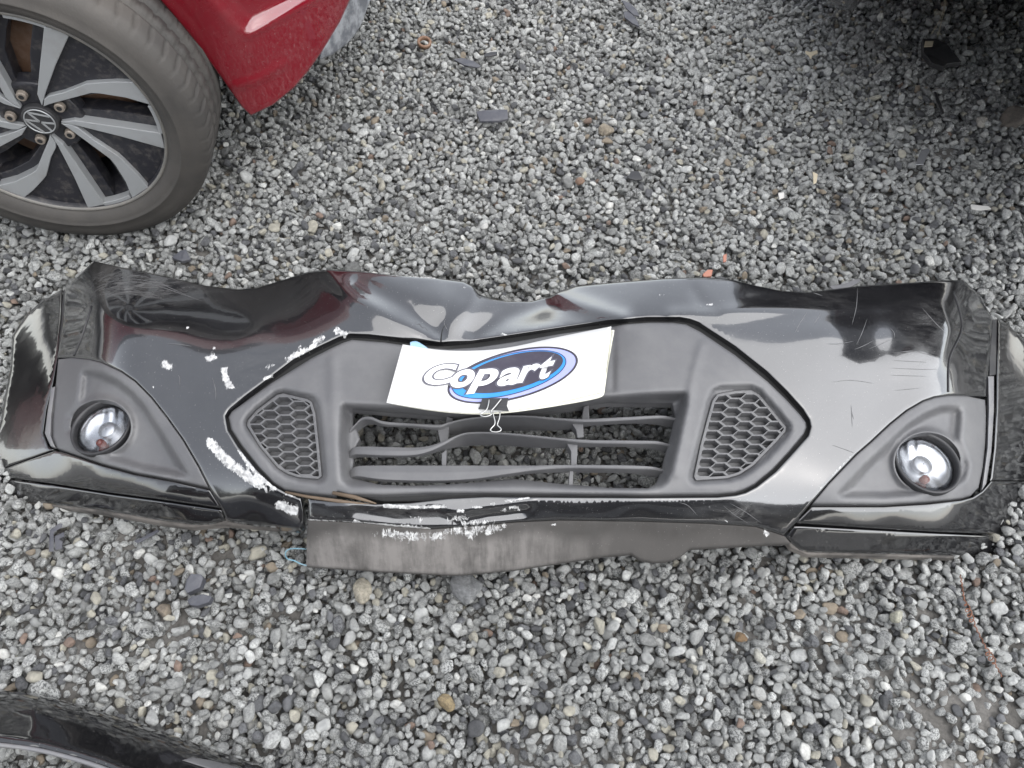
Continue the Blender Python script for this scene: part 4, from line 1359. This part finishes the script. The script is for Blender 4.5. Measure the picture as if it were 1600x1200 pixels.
RED = [(60, -260), (150, -130), (200, -65), (250, 0), (300, 60), (350, 128), (378, 168), (392, 181), (427, 164), (461, 136), (482, 111), (503, 81), (531, 35), (547, 0), (575, -60), (620, -160), (640, -260)]
sheet('rear_bumper', RED, red_h, M['paint_red'], red_car, mapf=wall(), step=7, roll=4, drop=.004, skirt=0, edge_step=5, thick=.004)
M['scuffed_trim'] = dusty('scuffed_grey_trim', (0.10, 0.105, 0.115), (0.30, 0.31, 0.32), rough=0.55, scale=28, amount=(.45, .6), bump_s=.3)
TRIM = [(545, -2), (529, 36), (502, 81), (498, 94), (520, 85), (542, 69), (556, 53), (565, 38), (579, 0), (600, -60), (640, -200), (620, -200), (576, -60)]
sheet('lower_trim', TRIM, lambda x, y: 0 * x, M['scuffed_trim'], red_car, mapf=wall(.012, 5.0), step=6, roll=4, drop=.004, skirt=0, thick=.004)


def plane_map(off):
    def f(x, y, h):
        x, y, h = np.broadcast_arrays(np.asarray(x, float), np.asarray(y, float), np.asarray(h, float))
        return EV * (x / 1000)[..., None] + NV * (DW + off - h)[..., None] + np.array([0, 0, 1.0]) * (-y / 1000)[..., None]
    return f


arch = [((WA + .385 * math.cos(t)) * 1000, -(WZ + .02 + .385 * math.sin(t)) * 1000) for t in np.linspace(deg(196), deg(48), 22)]
SIDE = [(-4300, -300), (-4200, -230), (WA * 1000 - 390, -210)] + arch + [(-480, -640), (-330, -760), (-300, -900), (-700, -950), (-4100, -900), (-4320, -700)]
sheet('body_side', SIDE, lambda x, y: .05 * np.sin(np.clip((-y - 200) / 750, 0, 1) * math.pi), M['paint_red'], red_car, mapf=plane_map(0.0), step=60, roll=20, drop=.01, skirt=0, edge_step=30)
# glasshouse, roof and tail close the car above the frame
def q(a, off, z): return tuple(EV * a + NV * (DW + off) + np.array([0, 0, z]))
mesh_obj('side_window', [q(-3.2, .05, .90), q(-.75, .05, .94), q(-1.05, .26, 1.42), q(-2.5, .26, 1.44)], [(0, 1, 2, 3)], M['glass_dark'], red_car, smooth=False)
mesh_obj('roof', [q(-2.5, .26, 1.445), q(-1.05, .26, 1.425), q(-1.05, 1.45, 1.425), q(-2.5, 1.45, 1.445), q(-2.5, .28, 1.40), q(-1.05, .28, 1.38), q(-1.05, 1.43, 1.38), q(-2.5, 1.43, 1.40)], [(0, 1, 2, 3), (7, 6, 5, 4), (0, 4, 5, 1), (1, 5, 6, 2), (2, 6, 7, 3), (3, 7, 4, 0)], M['paint_red'], red_car, smooth=False)
mesh_obj('tailgate', [q(-.75, .05, .94), q(-.30, .35, .80), q(-.30, 1.35, .80), q(-.75, 1.65, .94), q(-1.05, .26, 1.42), q(-1.05, 1.45, 1.42), q(-.26, .40, .30), q(-.26, 1.30, .30)], [(0, 1, 4), (1, 2, 5, 4), (2, 3, 5), (1, 6, 7, 2)], M['paint_red'], red_car, smooth=False)
mesh_obj('bonnet', [q(-3.2, .05, .90), q(-4.25, .10, .72), q(-4.25, 1.60, .72), q(-3.2, 1.65, .90), q(-2.5, .26, 1.44), q(-2.5, 1.45, 1.44)], [(0, 1, 2, 3), (0, 3, 5, 4)], M['paint_red'], red_car, smooth=False)
und = lambda z: [q(-4.2, .03, z), q(WA - .40, .03, z), q(WA - .40, .30, z), q(A0 + .02, .30, z), q(A0 + .06, .12, z), q(A0 + .22, .36, z), q(A0 + .28, 1.3, z), q(-4.2, 1.7, z)]
prism('underbody', [Vector(v) for v in und(.26)], [Vector(v) for v in und(.22)], M['black'], red_car)
lin = [(WA + .375 * math.cos(t), WZ + .02 + .375 * math.sin(t)) for t in np.linspace(deg(-14), deg(194), 26)]
V = [q(a, off, z) for off in (.022, .30) for a, z in lin]
n_ = len(lin)
mesh_obj('arch_liner', V, [(i, i + 1, n_ + i + 1, n_ + i) for i in range(n_ - 1)] + [tuple(range(2 * n_ - 1, n_ - 1, -1))], M['black'], red_car)

# ================================================================== dark car whose nose overhangs the top right corner
dark_car = thing('dark_car', P(1500, -60, 0), 'dark car parked beyond the gravel at the top right corner', 'car')
nose = np.array([(1262, -60), (1279, -2), (1300, 13), (1322, 22), (1338, 10), (1352, -14), (1420, -20), (1560, -16), (1640, 4), (1690, 80), (1735, 190), (1770, 320)], float)
nz = np.array([.10, .09, .085, .085, .10, .15, .17, .17, .17, .17, .17, .17])
ns = smooth_line(np.c_[nose, nz], 5)
base = U(ns[:, 0], ns[:, 1], ns[:, 2])
cen = np.array([1.9, 3.2, 0])
ins_ = base + (cen - base) * np.array([1, 1, 0]) * .05
rise = np.clip((ns[:, 0] - 1322) / 60, 0, 1)
rows = [ins_, base]
for dz, dx_, dy_ in ((.06, 2, 3), (.14, 4, 8), (.24, 8, 25), (.34, 14, 55), (.44, 40, 200)):
    rows.append(U(ns[:, 0] + dx_ * (1 + 2 * np.clip((ns[:, 0] - 1600) / 100, 0, 1)), ns[:, 1] - dy_, ns[:, 2] * (1 - min(1, dz / .2)) + .17 * min(1, dz / .2) + dz * (.55 + .45 * rise)))
V = np.concatenate(rows); k_ = len(base)
mesh_obj('front_bumper', V, [(j * k_ + i, j * k_ + i + 1, (j + 1) * k_ + i + 1, (j + 1) * k_ + i) for j in range(len(rows) - 1) for i in range(k_ - 1)], M['paint_dark'], dark_car)
fl = [Vector((v[0], v[1], .19)) for v in ins_]
fl += [Vector((3.2, 1.2, .19)), Vector((3.4, 5.8, .19)), Vector((.85, 5.8, .19))]
prism('underbody', [v + Vector((0, 0, .05)) for v in fl], fl, M['black'], dark_car)
tr = rows[-1]
mesh_obj('bonnet', [tuple(v) for v in tr] + [(3.0, 1.4, .75), (3.3, 5.6, .95), (.9, 5.6, .95)], [tuple(range(k_ + 3))], M['paint_dark'], dark_car, smooth=False)
mesh_obj('body_side', [tuple(tr[0]), (.9, 5.6, .95), (.9, 5.6, .2), tuple(ins_[0])], [(0, 1, 2, 3)], M['paint_dark'], dark_car, smooth=False)
mesh_obj('windscreen', [(.95, 3.7, .76), (3.1, 3.7, .84), (2.9, 4.5, 1.4), (1.15, 4.5, 1.4)], [(0, 1, 2, 3)], M['glass_dark'], dark_car, smooth=False)

# ================================================================== unseen dark van, added behind the camera to darken reflections in the black paint
van = thing('added_van', (0, -3.0, 0), 'unseen van added behind the viewer to darken reflections in the glossy lower bumper strips', 'van')
def vloop(x0, x1, y0, y1, z): return [Vector((x0, y0, z)), Vector((x1, y0, z)), Vector((x1, y1, z)), Vector((x0, y1, z))]
prism('body', vloop(-2.6, 2.5, -3.650, -1.700, 1.02), vloop(-2.55, 2.45, -3.600, -1.740, .24), M['paint_dark'], van, bevel=.06)
prism('cabin', vloop(-2.3, 1.3, -3.450, -1.900, 2.05), vloop(-2.5, 1.8, -3.620, -1.730, 1.025), M['paint_dark'], van, bevel=.06)
for x0, x1 in ((-2.1, -1.1), (-.95, .1), (.2, 1.25)):
    prism('side_window', [Vector((x0, -1.800, 1.62)), Vector((x1, -1.800, 1.62)), Vector((x1 + .04, -1.706, 1.10)), Vector((x0, -1.706, 1.10))], [Vector((x0, -1.870, 1.62)), Vector((x1, -1.870, 1.62)), Vector((x1 + .04, -1.800, 1.10)), Vector((x0, -1.800, 1.10))], M['glass_dark'], van)
for x0 in (-1.7, 1.6):
    rg = lambda y, r: [Vector((x0 + r * math.cos(w), y, .32 + r * math.sin(w))) for w in np.linspace(0, 2 * math.pi, 32, endpoint=False)]
    wv_ = prism('wheel', rg(-1.700, .31), rg(-1.920, .31), M['rubber'], van, bevel=.02)
    prism('rim', rg(-1.690, .2), rg(-1.720, .2), M['alloy_dark'], wv_)

# ================================================================== second black panel at the bottom left
OUT2 = [(-120, 1066), (-60, 1070), (0, 1078), (60, 1085), (130, 1102), (200, 1125), (280, 1152), (360, 1180), (430, 1204), (500, 1232), (560, 1262)]
IN2 = [(330, 1270), (240, 1232), (200, 1216), (160, 1200), (120, 1187), (60, 1172), (0, 1164), (-60, 1160), (-120, 1158)]


def H2(x, y):
    p = np.stack([np.asarray(x, float).ravel(), np.asarray(y, float).ravel()], 1)
    d = seg_dist(p, OUT2, False)
    e = seg_dist(p, IN2, False)
    h = .015 + .0009 * np.minimum(d, 95) + .016 * (1 - np.exp(-d / 9.0)) - .010 * np.exp(-(e / 7.0) ** 2)
    h += .0012 * vnoise(p[:, 0], p[:, 1], 1 / 50.0, 77, 2)
    return h


fender = thing('black_fender', P(120, 1170, 0), 'glossy black car panel with an arched edge lying at the bottom left corner', 'car panel')
sheet('panel_skin', OUT2 + IN2, H2, M['paint_wing'], fender, step=6, roll=4, drop=.004, skirt=.03)
INL = smooth_line(IN2, 4)
tube('inner_edge', U(INL[:, 0], INL[:, 1], H2(INL[:, 0], INL[:, 1]) + .001), .0030, M['edge_grey'], fender)
sheet('trim_insert', [(284, 1188), (300, 1183), (330, 1188), (372, 1199), (420, 1214), (400, 1226), (340, 1206)], lambda x, y: H2(x, y) + .004, M['plastic'], fender, step=6, roll=3, drop=.003, skirt=.005)

# ================================================================== litter on the gravel
def shard(name, poly, mat, label, cat, z=.016, th=.004, lift=None, group=None):
    n = len(poly)
    lift = lift or [0] * n
    top = [P(x, y, z + l) for (x, y), l in zip(poly, lift)]
    o = prism(name, top, [v - Vector((0, 0, th)) for v in top], mat, None, bevel=min(.0012, th * .3))
    return tag(recenter(o), label, cat, group)


def loose_stone(px, py, r, col, label, seed, sq=(1, 1, 1), rz=0.0, z=.006, mat=None):
    me = stone_mesh('stone', 500 + seed, 3)
    o = link('stone', me, mat or stone_material('stone_%d' % seed, False, (*col, 1)[:3]))
    o.location = P(px, py, z); o.scale = (r * sq[0], r * sq[1], r * sq[2]); o.rotation_euler = (0.1, 0.2, rz)
    return tag(o, label, 'stone')


clip_f = thing('plastic_clip', P(88, 840, .01), 'broken grey plastic clip shaped like an F below the left fog lamp', 'clip')
prism('clip_stem', [P(x, y, .022) for x, y in ((76, 862), (78, 828), (92, 818), (98, 818), (97, 824), (84, 832), (84, 862))], [P(x, y, .012) for x, y in ((76, 862), (78, 828), (92, 818), (98, 818), (97, 824), (84, 832), (84, 862))], M['slate'], clip_f, bevel=.0008)
prism('clip_arm', [P(x, y, .020) for x, y in ((85, 838), (100, 831), (101, 838), (92, 842), (98, 846), (97, 857), (86, 860))], [P(x, y, .012) for x, y in ((85, 838), (100, 831), (101, 838), (92, 842), (98, 846), (97, 857), (86, 860))], M['slate'], clip_f, bevel=.0008)
shard('plastic_shard', [(209, 845), (225, 838), (245, 827), (249, 829), (236, 838), (215, 849)], M['slate'], 'thin dark plastic splinter below the left end of the long bumper', 'shard', th=.003)
shard('slate_chip', [(291, 905), (298, 896), (314, 897), (318, 903), (312, 918), (292, 927), (288, 920)], M['slate'], 'upper dark slate chip of the pair at lower left', 'stone chip', z=.022, th=.016, lift=[0, .004, .004, 0, -.003, -.003, 0])
shard('slate_chip', [(292, 938), (300, 931), (318, 928), (331, 932), (326, 941), (308, 947), (296, 945)], M['slate'], 'lower dark slate chip of the pair at lower left', 'stone chip', z=.018, th=.014, lift=[-.003, 0, .004, .003, 0, -.003, -.003])
shard('plastic_shard', [(744, 174), (760, 171), (793, 171), (794, 185), (780, 189), (750, 189)], M['slate'], 'flat dark grey plastic piece in the middle of the upper gravel', 'shard', z=.024, th=.006, lift=[0, .004, .002, 0, -.004, -.002])
shard('plastic_shard', [(708, 92), (722, 90), (740, 95), (752, 103), (744, 105), (724, 101)], M['slate'], 'pointed black plastic sliver right of the rusty ring', 'shard', th=.004)
shard('plastic_shard', [(756, 84), (766, 81), (777, 80), (777, 85), (764, 88), (757, 88)], M['plastic_dark'], 'tiny black plastic bit above the pointed sliver', 'shard', th=.004)
shard('plastic_shard', [(972, 0), (984, 4), (996, 16), (999, 25), (990, 23), (978, 12)], M['slate'], 'upper grey plastic flake at the top edge middle', 'shard', z=.02, th=.004, lift=[.004, .004, 0, 0, 0, .002])
shard('plastic_shard', [(974, 18), (984, 17), (995, 30), (1000, 42), (988, 36), (976, 27)], M['slate'], 'lower grey plastic flake near the top edge middle', 'shard', z=.018, th=.004)
shard('plastic_shard', [(981, 278), (986, 267), (998, 267), (1005, 280), (992, 281)], M['plastic_dark'], 'small black fan shaped plastic bit in the central upper gravel', 'shard', z=.018, th=.004)
shard('plastic_shard', [(1296, 447), (1320, 443), (1337, 436), (1346, 437), (1338, 444), (1326, 450), (1303, 453)], M['edge_grey'], 'grey plastic shard poking out behind the right top edge of the bumper', 'shard', z=.02, th=.004)
shard('paper_strip', [(1439, 235), (1451, 231), (1453, 235), (1443, 257), (1430, 257)], M['lampcap'], 'short flat grey strip on the right upper gravel', 'strip', z=.022, th=.002)
shard('wood_sliver', [(1517, 319), (1545, 322), (1549, 326), (1530, 328), (1518, 326)], M['white_bit'], 'pale cream sliver near the right edge of the gravel', 'sliver', z=.02, th=.003)
shard('plastic_scrap', [(1446, 64), (1459, 64), (1457, 72), (1444, 73)], M['cream_bit'], 'small cream square tag on the black plastic scrap', 'tag', z=.040, th=.002)
shard('plastic_scrap', [(1442, 60), (1462, 60), (1480, 68), (1503, 97), (1480, 99), (1475, 104), (1456, 98), (1443, 82)], M['plastic_dark'], 'crumpled black plastic scrap in the shade at the top right', 'scrap', z=.032, th=.014, lift=[.004, .004, .006, -.012, -.012, -.012, -.006, 0])
shard('twig', [(1459, 143), (1463, 143), (1470, 160), (1476, 176), (1472, 178), (1464, 160)], M['plastic_dark'], 'thin black stick on the right upper gravel', 'stick', z=.018, th=.004)
shard('wood_sliver', [(1259, 79), (1266, 81), (1277, 78), (1278, 83), (1270, 86), (1267, 92), (1264, 86), (1259, 83)], M['cream_bit'], 'forked cream wood splinter near the top right', 'sliver', z=.020, th=.003)
shard('wood_sliver', [(1270, 268), (1278, 272), (1276, 285), (1271, 287), (1271, 276)], M['cream_bit'], 'upright cream splinter right of the gravel centre', 'sliver', z=.020, th=.003)
shard('plastic_chip', [(1098, 428), (1106, 421), (1114, 421), (1112, 431), (1100, 432)], M['orange_bit'], 'orange plastic chip touching the bumper top edge', 'chip', z=.022, th=.006)
shard('plastic_chip', [(1130, 398), (1136, 396), (1135, 408), (1130, 409)], M['orange_bit'], 'tiny orange chip just above the bumper top edge', 'chip', z=.02, th=.004)
shard('plastic_chip', [(1216, 301), (1225, 300), (1226, 308), (1218, 311)], M['white_bit'], 'small white chip on the right upper gravel', 'chip', z=.018, th=.004)
shard('plastic_shard', [(268, 402), (282, 391), (290, 389), (298, 405), (284, 408)], M['slate'], 'grey triangular shard between the tyre and the black bumper', 'shard', z=.018, th=.008, lift=[-.002, .002, .006, -.002, -.003])
shard('plastic_shard', [(905, 908), (912, 910), (914, 921), (905, 920)], M['slate'], 'small dark flake on the gravel below the bumper lip', 'shard', z=.016, th=.006)

# rusty ring nut
rn = thing('ring_nut', P(663, 67, .012), 'rusty steel ring lying on the gravel near the red car', 'ring')
R1, R2 = .0195, .0125
cc = P(663, 66, .020)
lathe('ring_body', [(R2, -.006), (R2, .003), (R2 + .0015, .0048), (R1 - .0015, .0048), (R1, .003), (R1, -.006), (R2, -.006)], cc, M['rust'], rn, seg=36, axis_tilt=(.12, -.25))
# wires
w1 = smooth_line([(479, 858), (465, 857), (452, 858), (446, 864), (449, 873), (460, 876), (470, 881), (482, 884), (500, 886), (520, 888)], 4)
o = tube('blue_wire', U(w1[:, 0], w1[:, 1], .022 + .006 * np.sin(np.arange(len(w1)) * .4)), .0011, M['cyan_wire']); tag(recenter(o), 'thin pale blue wire loop sticking out left of the torn lip', 'wire')
t_ = np.linspace(0, 1, 150)
bx = np.interp(t_, [0, .25, .45, .75, 1], [1500, 1506, 1518, 1545, 1566]); by = np.interp(t_, [0, .25, .45, .75, 1], [898, 935, 968, 1022, 1058])
amp = np.interp(t_, [0, .28, .34, .46, .5, .70, .74, .82, .86, 1], [1, 1, 4.5, 4.5, 1.2, 1.2, 5, 5, 1.2, 1])
o = tube('copper_wire', U(bx + amp * np.cos(t_ * 130), by + amp * np.sin(t_ * 130), .022 + .003 * np.sin(t_ * 40)), .0009, M['copper']); tag(recenter(o), 'thin coiled copper wire on the gravel at lower right', 'wire')
for pts, nm in (([(1476, -6), (1475, 8), (1470, 28), (1461, 44), (1456, 52)], 'left of two thin pale wires hanging into the dark top right corner'), ([(1478, -4), (1476, 14), (1471, 34), (1466, 54)], 'right of two thin pale wires hanging into the dark top right corner')):
    w_ = smooth_line(pts, 5)
    o = tube('thin_wire', U(w_[:, 0], w_[:, 1], .05), .0009, M['cream_bit']); tag(recenter(o), nm, 'wire')

# stones that stand out from the rest of the gravel
for i, (px, py, r, c, lb) in enumerate([
        (945, 203, .022, (.36, .31, .24), 'large tan and grey stone in the central upper gravel'),
        (863, 197, .012, (.66, .66, .62), 'bright white stone right of the flat dark plastic piece'),
        (697, 1098, .012, (.36, .28, .16), 'ochre yellow stone at the bottom centre of the gravel'),
        (1585, 187, .034, (.20, .175, .15), 'big brown round stone at the right edge in the upper gravel'),
        (1533, 190, .017, (.44, .42, .38), 'pale wedge stone left of the big brown stone'),
        (727, 921, .027, (.24, .245, .25), 'large grey boulder like stone just under the bumper lip'),
        (565, 924, .018, (.46, .42, .34), 'knobbly cream stone below the left of the torn lip'),
        (1157, 996, .011, (.24, .155, .08), 'amber brown stone in the lower right gravel'),
        (1402, 965, .012, (.48, .47, .38), 'square cream stone in the lower right gravel'),
        (1186, 1026, .011, (.52, .51, .45), 'square off white stone below the amber stone'),
        (905, 284, .012, (.31, .20, .14), 'rust coloured round stone above the bumper centre'),
        (700, 50, .0, None, None)]):
    if lb: loose_stone(px, py, r, c, lb, i, rz=i * 1.3)
